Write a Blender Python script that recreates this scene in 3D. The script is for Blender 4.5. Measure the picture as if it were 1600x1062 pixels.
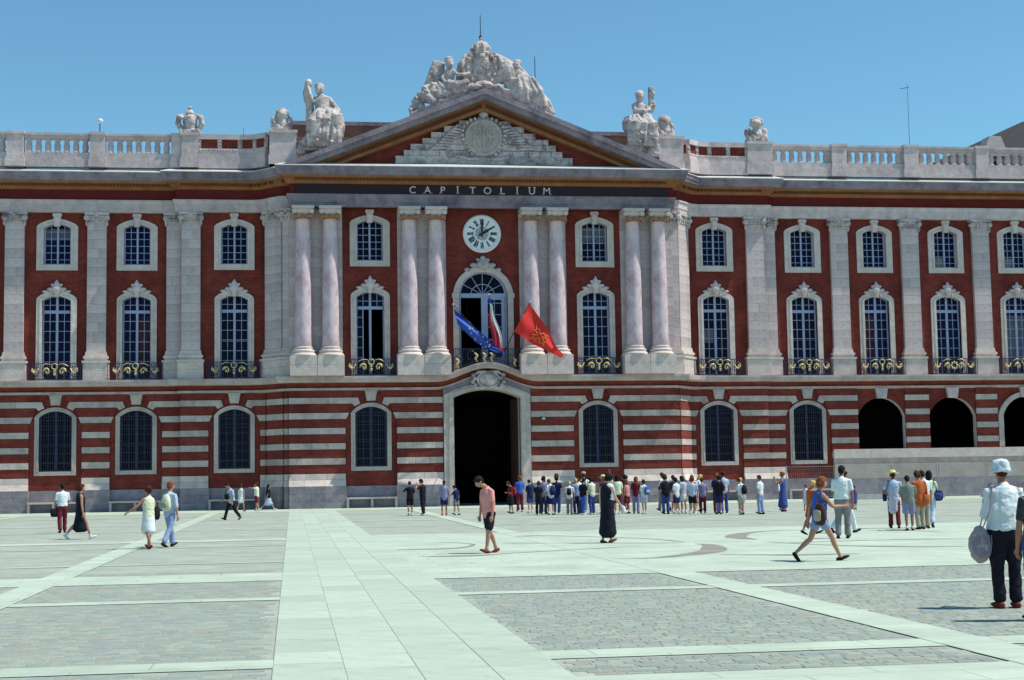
import bpy, bmesh, math, random
from math import sin, cos, pi, radians, sqrt, atan2
from mathutils import Vector, Matrix, noise

random.seed(7)
for o in list(bpy.data.objects):
    bpy.data.objects.remove(o)
SC = bpy.context.scene
COL = SC.collection

# ------------------------------------------------------------------ camera
def rot_rows(yaw, pitch, roll):
    f = Vector((sin(yaw)*cos(pitch), cos(yaw)*cos(pitch), sin(pitch)))
    r = Vector((cos(yaw), -sin(yaw), 0.0))
    u = r.cross(f)
    return cos(roll)*r + sin(roll)*u, -sin(roll)*r + cos(roll)*u, f

cam_d = bpy.data.cameras.new('camera')
cam = bpy.data.objects.new('camera', cam_d)
COL.objects.link(cam)
r_, u_, f_ = rot_rows(radians(8.2686), radians(5.135), radians(-0.93515))
m = Matrix((r_, u_, -f_)).transposed().to_4x4()
m.translation = (-11.562, -90.935, 1.65)
cam.matrix_world = m
cam_d.sensor_width = 36.0
cam_d.lens = 36.0*2377.9/1600.0
cam_d.clip_start = 0.5
cam_d.clip_end = 6000.0
SC.camera = cam

# ------------------------------------------------------------------ light
SUN_EL, SUN_AZ = 61.0, 14.0     # azimuth: degrees from +X towards the camera side (-Y)
sd = Vector((cos(radians(SUN_EL))*cos(radians(SUN_AZ)), -cos(radians(SUN_EL))*sin(radians(SUN_AZ)), sin(radians(SUN_EL))))
sun_d = bpy.data.lights.new('sun', 'SUN')
sun_d.energy = 5.0
sun_d.angle = radians(0.5)
sun_d.color = (1.0, 0.99, 0.86)
sun = bpy.data.objects.new('sun', sun_d)
COL.objects.link(sun)
sun.rotation_euler = sd.to_track_quat('Z', 'Y').to_euler()

W = bpy.data.worlds.new('World')
SC.world = W
W.use_nodes = True
nt = W.node_tree
nt.nodes.clear()
sky = nt.nodes.new('ShaderNodeTexSky')
sky.sky_type = 'NISHITA'
sky.sun_disc = False
sky.sun_elevation = radians(SUN_EL)
sky.sun_rotation = atan2(sd.x, sd.y)
sky.air_density = 1.0
sky.dust_density = 0.25
sky.ozone_density = 1.6
tint = nt.nodes.new('ShaderNodeMix')
tint.data_type = 'RGBA'; tint.blend_type = 'MULTIPLY'
tint.inputs[0].default_value = 1.0
tint.inputs[7].default_value = (0.67, 1.04, 1.07, 1)
bg = nt.nodes.new('ShaderNodeBackground')
bg.inputs[1].default_value = 0.12
wo = nt.nodes.new('ShaderNodeOutputWorld')
nt.links.new(sky.outputs[0], tint.inputs[6])
nt.links.new(tint.outputs[2], bg.inputs[0])
nt.links.new(bg.outputs[0], wo.inputs[0])

SC.render.engine = 'CYCLES'
SC.view_settings.view_transform = 'Standard'
SC.view_settings.look = 'None'
SC.view_settings.exposure = 0.12
SC.view_settings.gamma = 1.0
SC.view_settings.use_curve_mapping = False

# ------------------------------------------------------------------ materials
MATS = {}
def mat(name, col, rough=0.8, var=0.15, scale=3.0, bump=0.0, metal=0.0, rnd=0.0, stain_shade=None, stain_shade_amt=0.0,
        stain_shade_scale=0.6, stretch=1.0, brick=None, spec=None, bscale=None):
    m = bpy.data.materials.new(name)
    m.use_nodes = True
    n, l = m.node_tree.nodes, m.node_tree.links
    b = n['Principled BSDF']
    b.inputs['Roughness'].default_value = rough
    b.inputs['Metallic'].default_value = metal
    if spec is None and rough > 0.75: spec = 0.2
    if spec is not None:
        b.inputs['Specular IOR Level'].default_value = spec
    tc = n.new('ShaderNodeTexCoord')
    no = n.new('ShaderNodeTexNoise')
    no.inputs['Scale'].default_value = scale
    no.inputs['Detail'].default_value = 6.0
    no.inputs['Roughness'].default_value = 0.62
    l.new(tc.outputs['Object'], no.inputs['Vector'])
    mr = n.new('ShaderNodeMapRange')
    mr.inputs['From Min'].default_value = 0.3; mr.inputs['From Max'].default_value = 0.7
    mr.inputs['To Min'].default_value = 1.0-var; mr.inputs['To Max'].default_value = 1.0+var
    l.new(no.outputs['Fac'], mr.inputs['Value'])
    val = mr.outputs[0]
    if rnd:
        oi = n.new('ShaderNodeObjectInfo')
        m2 = n.new('ShaderNodeMapRange')
        m2.inputs['To Min'].default_value = 1.0-rnd; m2.inputs['To Max'].default_value = 1.0+rnd*0.7
        l.new(oi.outputs['Random'], m2.inputs['Value'])
        mu = n.new('ShaderNodeMath'); mu.operation = 'MULTIPLY'
        l.new(val, mu.inputs[0]); l.new(m2.outputs[0], mu.inputs[1])
        val = mu.outputs[0]
    base = n.new('ShaderNodeRGB'); base.outputs[0].default_value = (*col, 1)
    csock = base.outputs[0]
    hsock = no.outputs['Fac']
    if brick:
        # brick = (unit width, unit height, second colour, mortar colour, mortar size, axis)
        sp = n.new('ShaderNodeSeparateXYZ'); l.new(tc.outputs['Object'], sp.inputs[0])
        cb = n.new('ShaderNodeCombineXYZ')
        l.new(sp.outputs['X'], cb.inputs['X'])
        l.new(sp.outputs['Z' if brick[5] == 'Z' else 'Y'], cb.inputs['Y'])
        bt = n.new('ShaderNodeTexBrick')
        bt.inputs['Scale'].default_value = 1.0
        bt.inputs['Brick Width'].default_value = brick[0]
        bt.inputs['Row Height'].default_value = brick[1]
        bt.inputs['Mortar Size'].default_value = brick[4]
        bt.inputs['Mortar Smooth'].default_value = 0.3
        bt.inputs['Bias'].default_value = 0.0
        bt.inputs['Color1'].default_value = (*col, 1)
        bt.inputs['Color2'].default_value = (*brick[2], 1)
        bt.inputs['Mortar'].default_value = (*brick[3], 1)
        l.new(cb.outputs[0], bt.inputs['Vector'])
        csock = bt.outputs['Color']
    if stain_shade is not None:
        mp = n.new('ShaderNodeMapping')
        mp.inputs['Scale'].default_value = (1.0, 1.0, stretch)
        l.new(tc.outputs['Object'], mp.inputs['Vector'])
        ns = n.new('ShaderNodeTexNoise')
        ns.inputs['Scale'].default_value = stain_shade_scale
        ns.inputs['Detail'].default_value = 8.0
        ns.inputs['Roughness'].default_value = 0.7
        l.new(mp.outputs[0], ns.inputs['Vector'])
        ms = n.new('ShaderNodeMapRange')
        ms.inputs['From Min'].default_value = 0.46; ms.inputs['From Max'].default_value = 0.68
        ms.inputs['To Min'].default_value = 0.0; ms.inputs['To Max'].default_value = stain_shade_amt
        l.new(ns.outputs['Fac'], ms.inputs['Value'])
        mx = n.new('ShaderNodeMix'); mx.data_type = 'RGBA'
        mx.inputs[7].default_value = (*stain_shade, 1)
        l.new(ms.outputs[0], mx.inputs[0]); l.new(csock, mx.inputs[6])
        csock = mx.outputs[2]
    mm = n.new('ShaderNodeVectorMath'); mm.operation = 'SCALE'
    l.new(csock, mm.inputs[0]); l.new(val, mm.inputs['Scale'])
    l.new(mm.outputs[0], b.inputs['Base Color'])
    if bump:
        bp = n.new('ShaderNodeBump')
        bp.inputs['Strength'].default_value = bump
        bp.inputs['Distance'].default_value = 0.05
        if bscale:
            nb = n.new('ShaderNodeTexNoise'); nb.inputs['Scale'].default_value = bscale
            nb.inputs['Detail'].default_value = 5.0
            l.new(tc.outputs['Object'], nb.inputs['Vector']); hsock = nb.outputs['Fac']
        l.new(hsock, bp.inputs['Height'])
        l.new(bp.outputs[0], b.inputs['Normal'])
    MATS[name] = m
    return m

STAIN = (0.17, 0.13, 0.17)
mat('stone', (0.57, 0.465, 0.465), 0.85, 0.16, 2.2, 0.35, rnd=0.13, stain_shade=(0.24, 0.19, 0.21), stain_shade_amt=0.45, stain_shade_scale=1.1, stretch=0.5, bscale=9)
mat('stone_band', (0.49, 0.405, 0.375), 0.85, 0.18, 2.4, 0.35, rnd=0.16, stain_shade=(0.22, 0.17, 0.17), stain_shade_amt=0.5, stain_shade_scale=0.8, stretch=0.6, bscale=9)
mat('stone_pale', (0.60, 0.495, 0.46), 0.85, 0.14, 2.6, 0.3, rnd=0.10, stain_shade=(0.3, 0.24, 0.25), stain_shade_amt=0.3, stain_shade_scale=1.2, bscale=9)
mat('stone_weathered', (0.27, 0.22, 0.255), 0.9, 0.22, 1.6, 0.5, rnd=0.08, stain_shade=(0.10, 0.075, 0.11), stain_shade_amt=0.8, stain_shade_scale=0.8, stretch=0.8, bscale=7)
mat('stone_carved', (0.52, 0.44, 0.43), 0.9, 0.25, 2.6, 0.5, stain_shade=(0.085, 0.06, 0.08), stain_shade_amt=0.85, stain_shade_scale=1.5, bscale=7)  # dark blotches put the shadow within the carving into the colour
mat('stone_grey', (0.27, 0.235, 0.265), 0.9, 0.2, 2.0, 0.4, rnd=0.12, stain_shade=(0.14, 0.11, 0.16), stain_shade_amt=0.6, stain_shade_scale=0.9, stretch=1.6, bscale=8)
mat('stone_ledge', (0.46, 0.37, 0.35), 0.85, 0.16, 2.5, 0.3, stain_shade=(0.24, 0.15, 0.12), stain_shade_amt=0.5, stain_shade_scale=0.7, bscale=8)
mat('marble_pink', (0.58, 0.46, 0.50), 0.6, 0.16, 2.5, 0.15, stain_shade=(0.42, 0.23, 0.27), stain_shade_amt=0.85, stain_shade_scale=2.3, stretch=0.5)
mat('brick', (0.16, 0.026, 0.019), 0.9, 0.22, 0.9, 0.3, stain_shade=(0.075, 0.014, 0.012), stain_shade_amt=0.7, stain_shade_scale=0.5, stretch=0.5,
    brick=(0.36, 0.115, (0.215, 0.040, 0.029), (0.19, 0.05, 0.04), 0.008, 'Z'), bscale=14)
mat('brick_frieze', (0.14, 0.012, 0.012), 0.9, 0.14, 1.1, 0.15,
    brick=(0.42, 0.085, (0.13, 0.02, 0.017), (0.10, 0.018, 0.016), 0.006, 'Z'), bscale=14)
mat('terracotta', (0.29, 0.125, 0.055), 0.85, 0.2, 1.4, 0.3, stain_shade=(0.22, 0.07, 0.03), stain_shade_amt=0.7, stain_shade_scale=0.9, bscale=10)
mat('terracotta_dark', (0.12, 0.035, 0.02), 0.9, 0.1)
mat('porphyry', (0.020, 0.006, 0.011), 0.5, 0.25, 2.0, spec=0.3)
mat('letter', (0.50, 0.45, 0.42), 0.6, 0.05)
mat('timber_blue', (0.33, 0.36, 0.52), 0.55, 0.08, 3.0)
mat('timber_dark', (0.045, 0.05, 0.14), 0.5, 0.1, 3.0)
mat('glass', (0.0015, 0.002, 0.028), 0.12, 0.5, 0.9, spec=0.09, rnd=0.7)
mat('glass_dark', (0.001, 0.001, 0.006), 0.2, 0.2, 0.8, spec=0.10)
mat('iron', (0.012, 0.013, 0.045), 0.45, 0.2, 8.0, spec=0.4)
mat('gold', (0.52, 0.41, 0.21), 0.4, 0.4, 7.0, metal=0.35)
mat('zinc', (0.52, 0.53, 0.52), 0.6, 0.08, 2.0)
mat('attic_brown', (0.26, 0.12, 0.085), 0.9, 0.2, 1.5, 0.3, stain_shade=(0.14, 0.07, 0.06), stain_shade_amt=0.6)
mat('slate', (0.028, 0.024, 0.032), 0.8, 0.2, 1.5)
mat('room_shade', (0.006, 0.004, 0.004), 0.95, 0.1)  # near-black: the lack of light indoors is put into the colour
mat('clock_white', (0.74, 0.74, 0.76), 0.5, 0.06)
mat('clock_blue', (0.30, 0.33, 0.40), 0.6, 0.06)
mat('black', (0.006, 0.006, 0.010), 0.5, 0.1)
mat('render_plaster', (0.42, 0.36, 0.33), 0.9, 0.14, 0.8, 0.2, stain_shade=(0.27, 0.19, 0.18), stain_shade_amt=0.5, stain_shade_scale=0.5, stretch=2.0, bscale=8)
mat('concrete', (0.40, 0.38, 0.37), 0.9, 0.15, 3.0, 0.3)
mat('galvanised', (0.30, 0.30, 0.33), 0.5, 0.1, 4.0, metal=0.4)
mat('granite', (0.405, 0.47, 0.395), 0.8, 0.10, 1.3, 0.1, rnd=0.095, stain_shade=(0.27, 0.31, 0.265), stain_shade_amt=0.75, stain_shade_scale=1.1, bscale=22)
mat('granite_plain', (0.405, 0.47, 0.395), 0.8, 0.12, 0.8, 0.1, stain_shade=(0.29, 0.335, 0.285), stain_shade_amt=0.6, stain_shade_scale=0.45, bscale=22,
    brick=(1.35, 0.62, (0.425, 0.485, 0.41), (0.30, 0.345, 0.29), 0.014, 'Y'))
mat('grout', (0.31, 0.355, 0.30), 0.95, 0.2, 6.0)
mat('cobble_far', (0.275, 0.315, 0.275), 0.85, 0.16, 1.2, 0.2, stain_shade=(0.375, 0.405, 0.35), stain_shade_amt=0.7, stain_shade_scale=0.7,
    brick=(0.26, 0.13, (0.325, 0.33, 0.30), (0.27, 0.30, 0.265), 0.008, 'Y'), bscale=18)
mat('bronze_inlay', (0.235, 0.22, 0.19), 0.6, 0.25, 1.2)
# cobbles: several quiet tints picked per stone
for i, c in enumerate([(0.26, 0.29, 0.255), (0.275, 0.305, 0.265), (0.235, 0.265, 0.245), (0.30, 0.33, 0.28), (0.27, 0.275, 0.245), (0.24, 0.268, 0.262), (0.285, 0.27, 0.24)]):
    mat('cobble_%d' % i, c, 0.8, 0.12, 7.0, 0.2, bscale=30)
for nm, c in dict(skin=(0.42, 0.20, 0.13), skin_pale=(0.52, 0.32, 0.23), skin_tan=(0.30, 0.12, 0.07), hair_black=(0.008, 0.006, 0.007),
                  hair_brown=(0.05, 0.018, 0.010), hair_red=(0.20, 0.055, 0.018), hair_blond=(0.50, 0.34, 0.12), shoe_dark=(0.012, 0.008, 0.010),
                  shoe_red=(0.14, 0.025, 0.018), shoe_white=(0.6, 0.6, 0.58), white=(0.62, 0.66, 0.68), cream=(0.62, 0.64, 0.48), pink=(0.66, 0.27, 0.26),
                  cloth_black=(0.008, 0.008, 0.016), navy=(0.012, 0.018, 0.085), denim=(0.04, 0.065, 0.24), denim_light=(0.24, 0.31, 0.50),
                  blue=(0.035, 0.10, 0.40), light_blue=(0.40, 0.47, 0.60), lilac=(0.22, 0.21, 0.36), red=(0.42, 0.022, 0.03), dark_red=(0.13, 0.014, 0.022),
                  orange=(0.42, 0.10, 0.03), grey=(0.20, 0.19, 0.20), grey_green=(0.17, 0.19, 0.17), sand=(0.36, 0.32, 0.25), straw=(0.66, 0.58, 0.30),
                  brown=(0.06, 0.025, 0.018), bag_stripe=(0.36, 0.29, 0.31), lip=(0.25, 0.06, 0.05), lilac_pale=(0.50, 0.50, 0.60), hat_pale=(0.55, 0.60, 0.66), bag_line=(0.24, 0.22, 0.30)).items():
    mat(nm, c, 0.8 if 'skin' not in nm else 0.55, 0.07, 5.0, 0.15 if 'skin' not in nm else 0.0, bscale=12)

# ------------------------------------------------------------------ mesh helpers
class MB:
    def __init__(s):
        s.v = []; s.f = []; s.mi = []
    def add(s, vs, fs, mi=0):
        o = len(s.v)
        s.v += [tuple(p) for p in vs]
        s.f += [tuple(i+o for i in f) for f in fs]
        s.mi += [mi]*len(fs)
        return s
    def box(s, x0, x1, y0, y1, z0, z1, mi=0):
        if x0 > x1: x0, x1 = x1, x0
        if y0 > y1: y0, y1 = y1, y0
        s.add([(x0,y0,z0),(x1,y0,z0),(x1,y1,z0),(x0,y1,z0),(x0,y0,z1),(x1,y0,z1),(x1,y1,z1),(x0,y1,z1)],
              [(3,2,1,0),(4,5,6,7),(0,1,5,4),(1,2,6,5),(2,3,7,6),(3,0,4,7)], mi)
        return s
    def prism(s, pts, y0, y1, mi=0):
        """extrude an outline of (x, z) points from depth y0 to y1"""
        n = len(pts)
        a = sum(pts[i][0]*pts[(i+1) % n][1]-pts[(i+1) % n][0]*pts[i][1] for i in range(n))
        if a < 0: pts = pts[::-1]
        if y0 > y1: y0, y1 = y1, y0
        vs = [(x, y0, z) for x, z in pts]+[(x, y1, z) for x, z in pts]
        fs = [tuple(range(n)), tuple(range(2*n-1, n-1, -1))]
        fs += [(i, i+n, (i+1) % n+n, (i+1) % n) for i in range(n)]
        s.add(vs, fs, mi); return s
    def ribbon(s, inner, outer, y0, y1, mi=0):
        """solid strip between two equal-length outlines in x,z"""
        n = len(inner)
        vs = [(x, y0, z) for x, z in inner]+[(x, y0, z) for x, z in outer]+[(x, y1, z) for x, z in inner]+[(x, y1, z) for x, z in outer]
        fs = []
        for i in range(n-1):
            fs += [(i, i+1, n+i+1, n+i), (2*n+i+1, 2*n+i, 3*n+i, 3*n+i+1), (i, 2*n+i, 2*n+i+1, i+1), (n+i, n+i+1, 3*n+i+1, 3*n+i)]
        fs += [(0, n, 3*n, 2*n), (n-1, 3*n-1, 4*n-1, 2*n-1)]
        s.add(vs, fs, mi); return s
    def lathe(s, cx, cy, prof, n=16, mi=0, a0=0.0):
        vs = []
        for r, z in prof:
            for k in range(n):
                a = a0+2*pi*k/n
                vs.append((cx+r*cos(a), cy+r*sin(a), z))
        fs = []
        for j in range(len(prof)-1):
            for k in range(n):
                k2 = (k+1) % n
                fs.append((j*n+k, j*n+k2, (j+1)*n+k2, (j+1)*n+k))
        fs.append(tuple(range(n-1, -1, -1)))
        fs.append(tuple((len(prof)-1)*n+k for k in range(n)))
        s.add(vs, fs, mi); return s
    def tube(s, pts, rad, n=8, mi=0, flat=None):
        """tapered closed tube along points; rad: scalar or (a,b) per point, a is along 'side' axis"""
        pts = [Vector(p) for p in pts]
        rs = [(r, r) if not isinstance(r, tuple) else r for r in rad]
        vs = []; N = len(pts)
        side = Vector(flat) if flat else None
        rings = []
        for i, p in enumerate(pts):
            d = (pts[min(i+1, N-1)]-pts[max(i-1, 0)])
            d = d.normalized() if d.length > 1e-9 else Vector((0, 0, 1))
            if side is None:
                side = d.orthogonal().normalized()
            a = (side-d*side.dot(d))
            a = a.normalized() if a.length > 1e-6 else d.orthogonal().normalized()
            b = d.cross(a)
            if not flat: side = a
            rings.append((p, a, b, rs[i], d))
        p, a, b, r, d = rings[0]
        full = [(p-d*min(r)*0.5, a, b, (r[0]*0.6, r[1]*0.6))]+[q[:4] for q in rings]
        p, a, b, r, d = rings[-1]
        full.append((p+d*min(r)*0.5, a, b, (r[0]*0.6, r[1]*0.6)))
        for p, a, b, r in full:
            for k in range(n):
                t = 2*pi*k/n
                vs.append(p+a*(r[0]*cos(t))+b*(r[1]*sin(t)))
        fs = []
        for j in range(len(full)-1):
            for k in range(n):
                k2 = (k+1) % n
                fs.append((j*n+k, j*n+k2, (j+1)*n+k2, (j+1)*n+k))
        fs.append(tuple(range(n-1, -1, -1))); fs.append(tuple((len(full)-1)*n+k for k in range(n)))
        s.add(vs, fs, mi); return s
    def ball(s, c, r, n=10, mi=0, rot=None):
        if not isinstance(r, tuple): r = (r, r, r)
        c = Vector(c); R = rot.to_matrix() if rot else None
        m = n//2; vs = []
        def P(v):
            v = Vector((v[0]*r[0], v[1]*r[1], v[2]*r[2]))
            return c+(R @ v if R else v)
        vs.append(P((0, 0, -1)))
        for j in range(1, m):
            t = -pi/2+pi*j/m
            for k in range(n):
                a = 2*pi*k/n
                vs.append(P((cos(t)*cos(a), cos(t)*sin(a), sin(t))))
        vs.append(P((0, 0, 1)))
        fs = [(0, 1+(k+1) % n, 1+k) for k in range(n)]
        for j in range(m-2):
            for k in range(n):
                k2 = (k+1) % n
                fs.append((1+j*n+k, 1+j*n+k2, 1+(j+1)*n+k2, 1+(j+1)*n+k))
        L = len(vs)-1; o = 1+(m-2)*n
        fs += [(o+k, o+(k+1) % n, L) for k in range(n)]
        s.add(vs, fs, mi); return s
    def xf(s, M):
        s.v = [tuple(M @ Vector(p)) for p in s.v]; return s
    def mesh(s, name, mats, smooth=False):
        me = bpy.data.meshes.new(name)
        me.from_pydata(s.v, [], s.f)
        for m in (mats if isinstance(mats, (list, tuple)) else [mats]):
            me.materials.append(MATS[m])
        if len(set(s.mi)) > 1:
            me.polygons.foreach_set('material_index', s.mi)
        if smooth:
            me.polygons.foreach_set('use_smooth', [True]*len(me.polygons))
        me.update()
        return me

def obj(name, mesh, parent=None, loc=None):
    o = bpy.data.objects.new(name, mesh)
    COL.objects.link(o)
    if parent: o.parent = parent
    if loc: o.location = loc
    return o
def put(name, mb, mats, parent=None, loc=None, smooth=False):
    return obj(name, mb.mesh(name, mats, smooth), parent, loc)
def tag(o, label, cat, group=None):
    o['label'] = label; o['category'] = cat
    if group: o['group'] = group
    return o
def empty(name, loc, label, cat, group=None, rz=0.0):
    o = bpy.data.objects.new(name, None); COL.objects.link(o)
    o.location = loc; o.rotation_euler = (0, 0, rz)
    return tag(o, label, cat, group)
def structure(name, mb, mats):
    o = put(name, mb, mats); o['kind'] = 'structure'; return o
def copy_tree(o, parent=None, loc=None):
    c = o.copy(); COL.objects.link(c)
    if parent: c.parent = parent
    if loc is not None: c.location = loc
    for ch in list(o.children):
        copy_tree(ch, c)
    return c

SOFT = []      # (object, voxel, smooth iterations, displacement, extra mesh builder or None)
def soft(o, voxel, it=3, disp=0.0, dsize=0.1, extra=None):
    r = o.modifiers.new('remesh', 'REMESH'); r.mode = 'VOXEL'; r.voxel_size = voxel; r.use_smooth_shade = True
    if it:
        s = o.modifiers.new('smooth', 'SMOOTH'); s.iterations = it; s.factor = 0.5
    if disp:
        key = 'clouds_%.3f' % dsize
        t = bpy.data.textures.get(key)
        if not t:
            t = bpy.data.textures.new(key, 'CLOUDS'); t.noise_scale = dsize; t.noise_depth = 2
        d = o.modifiers.new('disp', 'DISPLACE'); d.texture = t; d.strength = disp; d.mid_level = 0.5
        d.texture_coords = 'LOCAL'
    SOFT.append((o, extra))
    return o
def bake_soft():
    bpy.context.view_layer.update()
    dg = bpy.context.evaluated_depsgraph_get()
    res = []
    for o, ex in SOFT:
        me = bpy.data.meshes.new_from_object(o.evaluated_get(dg), depsgraph=dg)
        res.append(me)
    for (o, ex), me in zip(SOFT, res):
        mats = [m for m in o.data.materials]
        o.modifiers.clear()
        me.name = o.name
        if ex:
            bm = bmesh.new(); bm.from_mesh(me)
            vs = [bm.verts.new(p) for p in ex.v]
            for f, mi in zip(ex.f, ex.mi):
                try:
                    nf = bm.faces.new([vs[i] for i in f]); nf.material_index = mi; nf.smooth = True
                except ValueError:
                    pass
            bm.to_mesh(me); bm.free()
        me.materials.clear()
        for m in mats: me.materials.append(m)
        o.data = me

# ------------------------------------------------------------------ ground
g = MB(); g.box(-700, 700, -500, 900, -0.5, -0.02)
structure('ground', g, 'cobble_far')
# granite field sheet of the square (far part carries its laying pattern as fine relief only)
FX0, FX1 = -60.0, 60.0
BANDS = []
def sheet(name, x0, x1, y0, y1, z, m):
    b = MB(); b.add([(x0, y0, z), (x1, y0, z), (x1, y1, z), (x0, y1, z)], [(0, 1, 2, 3)])
    return structure(name, b, m)
paving = sheet('plaza_paving', FX0, FX1, -110, 12, -0.012, 'cobble_far')
bands = MB()
def band(x0, x1, y0, y1, z=-0.004):
    bands.add([(x0, y0, z), (x1, y0, z), (x1, y1, z), (x0, y1, z)], [(0, 1, 2, 3)])
XS = [(-60, -26.2), (-25.6, -15.97), (-15.43, -11.74), (-9.24, -5.42), (-4.80, 60)]
ROWS = [(-7.5, 3.0), (-16.9, -16.5), (-29.3, -28.4), (-37.6, -37.2), (-47.3, -45.9), (-51.0, -50.7), (-59.1, -58.8), (-64.95, -62.7), (-69.15, -68.65), (-77.05, -76.4), (-82.0, -78.33)]
for (x0, x1) in XS:
    for (y0, y1) in ROWS:
        if x0 > -10 and y0 > -66 and y1 < -45: continue
        if y0 == -82.0 and x1 < -9: continue
        band(x0, x1, y0, y1)
for x0, x1 in ((-26.2, -25.6), (-15.97, -15.43), (-5.42, -4.80)):
    band(x0, x1, -110, 3.0, -0.002 if x0 < -9 else -0.0005)
structure('granite_bands', bands, 'granite_plain')
# pale square around the inlaid emblem
ps = MB()
for x0, x1 in ((-9.24, -5.42), (-4.80, 14.5)):
    ps.add([(x0, -65.5, -0.003), (x1, -65.5, -0.003), (x1, -45.0, -0.003), (x0, -45.0, -0.003)], [(0, 1, 2, 3)])
structure('pale_square', ps, 'granite_plain')
structure('walkway_bed', MB().add([(-11.74, -110, -0.0035), (-9.24, -110, -0.0035), (-9.24, 3, -0.0035), (-11.74, 3, -0.0035)], [(0, 1, 2, 3)]), 'grout')
walk = empty('walkway', (-11.74, -90, 0), '', ''); del walk['label']; del walk['category']; walk['kind'] = 'structure'
cols = [(-11.74, -11.11), (-11.11, -10.48), (-10.48, -9.85), (-9.85, -9.24)]
slab_meshes = {}
def slab_mesh(w, l):
    k = (round(w, 2), round(l, 2))
    if k not in slab_meshes:
        b = MB(); g_ = 0.004; c = 0.003
        vs = []
        for z, e in ((-0.02, 0), (-c*0.4, 0), (0.0, c)):
            vs += [(g_+e, g_+e, z), (w-g_-e, g_+e, z), (w-g_-e, l-g_-e, z), (g_+e, l-g_-e, z)]
        fs = [(8, 9, 10, 11)]
        for j in (0, 4):
            for k2 in range(4):
                n2 = (k2+1) % 4
                fs.append((j+k2, j+n2, j+4+n2, j+4+k2))
        b.add(vs, fs); slab_meshes[k] = b.mesh('paving_slab', 'granite')
    return slab_meshes[k]
rs = random.Random(3)
nsl = 0
for ci, (x0, x1) in enumerate(cols):
    y = -81.5+rs.random()*0.8
    while y < 2.2 and nsl < 298:
        L = rs.choice((0.9, 1.1, 1.1, 1.3, 1.5)) if y < -40 else rs.choice((1.3, 1.5, 1.5))
        o = obj('paving_slab', slab_mesh(x1-x0, L), walk, (x0+11.74, y+90, 0.001+rs.uniform(-0.001, 0.001)))
        nsl += 1; y += L
# inlaid curves of the emblem in the paving: dark bronze strips, each a tapered sheet
inl = MB()
def spline(pts, k=8):
    out = []
    P = [Vector((p[0], p[1])) for p in pts]
    P = [2*P[0]-P[1]]+P+[2*P[-1]-P[-2]]
    for i in range(1, len(P)-2):
        for j in range(k):
            t = j/k
            a, b, c, d = P[i-1], P[i], P[i+1], P[i+2]
            out.append(0.5*((2*b)+(c-a)*t+(2*a-5*b+4*c-d)*t*t+(3*b-a-3*c+d)*t**3))
    out.append(P[-2]); return out
def strip(pts, w, lens=None):
    q = spline(pts); n = len(q)
    vs = []
    for i, p in enumerate(q):
        d = (q[min(i+1, n-1)]-q[max(i-1, 0)]).normalized(); nn = Vector((-d.y, d.x))
        t = i/(n-1)
        ww = w*0.5
        if lens: ww += lens[1]*math.exp(-((t-lens[0])/lens[2])**2)
        if t < 0.06 or t > 0.94: ww *= 0.4
        vs += [(p.x-nn.x*ww, p.y-nn.y*ww, 0.002), (p.x+nn.x*ww, p.y+nn.y*ww, 0.002)]
    inl.add(vs, [(2*i, 2*i+2, 2*i+3, 2*i+1) for i in range(n-1)])
strip([(-9.11, -54.93), (-7.77, -54.77), (-7.11, -53.11), (-7.37, -51.78), (-7.99, -51.43)], 0.10, (0.1, 0.132, 0.2))
strip([(-8.9, -58.3), (-7.64, -58.35), (-6.63, -57.62), (-3.51, -55.8)], 0.10, (0.25, 0.192, 0.2))
strip([(-5.35, -48.43), (-4.4, -48.5), (-2.53, -51.54), (-2.02, -54.17)], 0.11, (0.1, 0.240, 0.18))
strip([(-6.32, -52.57), (-3.95, -53.88), (-2.2, -54.8)], 0.12)
strip([(-5.3, -60.9), (-4.6, -61.05), (-3.56, -60.15), (-2.66, -58.86), (-2.15, -57.26), (-1.9, -55.9), (-2.05, -55.3)], 0.10, (0.55, 0.252, 0.3))
strip([(-2.86, -60.3), (-1.64, -61.05), (-0.21, -61.25)], 0.11, (0.55, 0.180, 0.25))
strip([(-0.09, -53.83), (-0.08, -52.08), (0.89, -49.73), (2.2, -48.38), (3.32, -48.54)], 0.10, (0.3, 0.240, 0.25))
strip([(-0.3, -55.13), (0.63, -57.67), (1.78, -58.96), (2.98, -59.61)], 0.11, (0.6, 0.150, 0.2))
strip([(0.06, -55.92), (2.88, -55.55), (4.55, -56.12)], 0.12)
strip([(4.6, -49.4), (5.4, -50.24), (5.73, -51.77)], 0.11, (0.4, 0.180, 0.2))
strip([(3.3, -59.7), (5.4, -59.2), (6.6, -57.2)], 0.11, (0.5, 0.3, 0.2))
structure('floor_emblem', inl, 'bronze_inlay')
# cobbles: individual stones close to the camera, the rest of the near field as one sheet of stones
cob_field = []
def in_white(x, y):
    if -11.76 < x < -9.22: return True
    for x0, x1 in ((-15.97, -15.43), (-5.42, -4.80)):
        if x0 < x < x1: return True
    for y0, y1 in ROWS:
        if y0 < y < y1 and not (y0 == -82.0 and x < -9.2): return True
    if x > -9.3 and y > -65.5: return True
    return False
rc = random.Random(11)
def cob_row(y, x0, x1, d):
    x = x0+rc.random()*0.1
    while x < x1:
        w = rc.uniform(0.12, 0.27)
        cx = x+w/2
        if not (in_white(x+0.01, y+0.02) or in_white(x+w-0.01, y+0.02) or in_white(cx, y+d-0.02)):
            cob_field.append((x, y, w-0.007, d-0.007))
        x += w
y = -79.3
while y < -62.0:
    d = rc.uniform(0.115, 0.15)
    Z = y+90.9
    xl, xr = -11.56-0.19*Z-0.8, -11.56+0.56*Z+0.6
    cob_row(y, xl, xr, d)
    y += d
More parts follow.
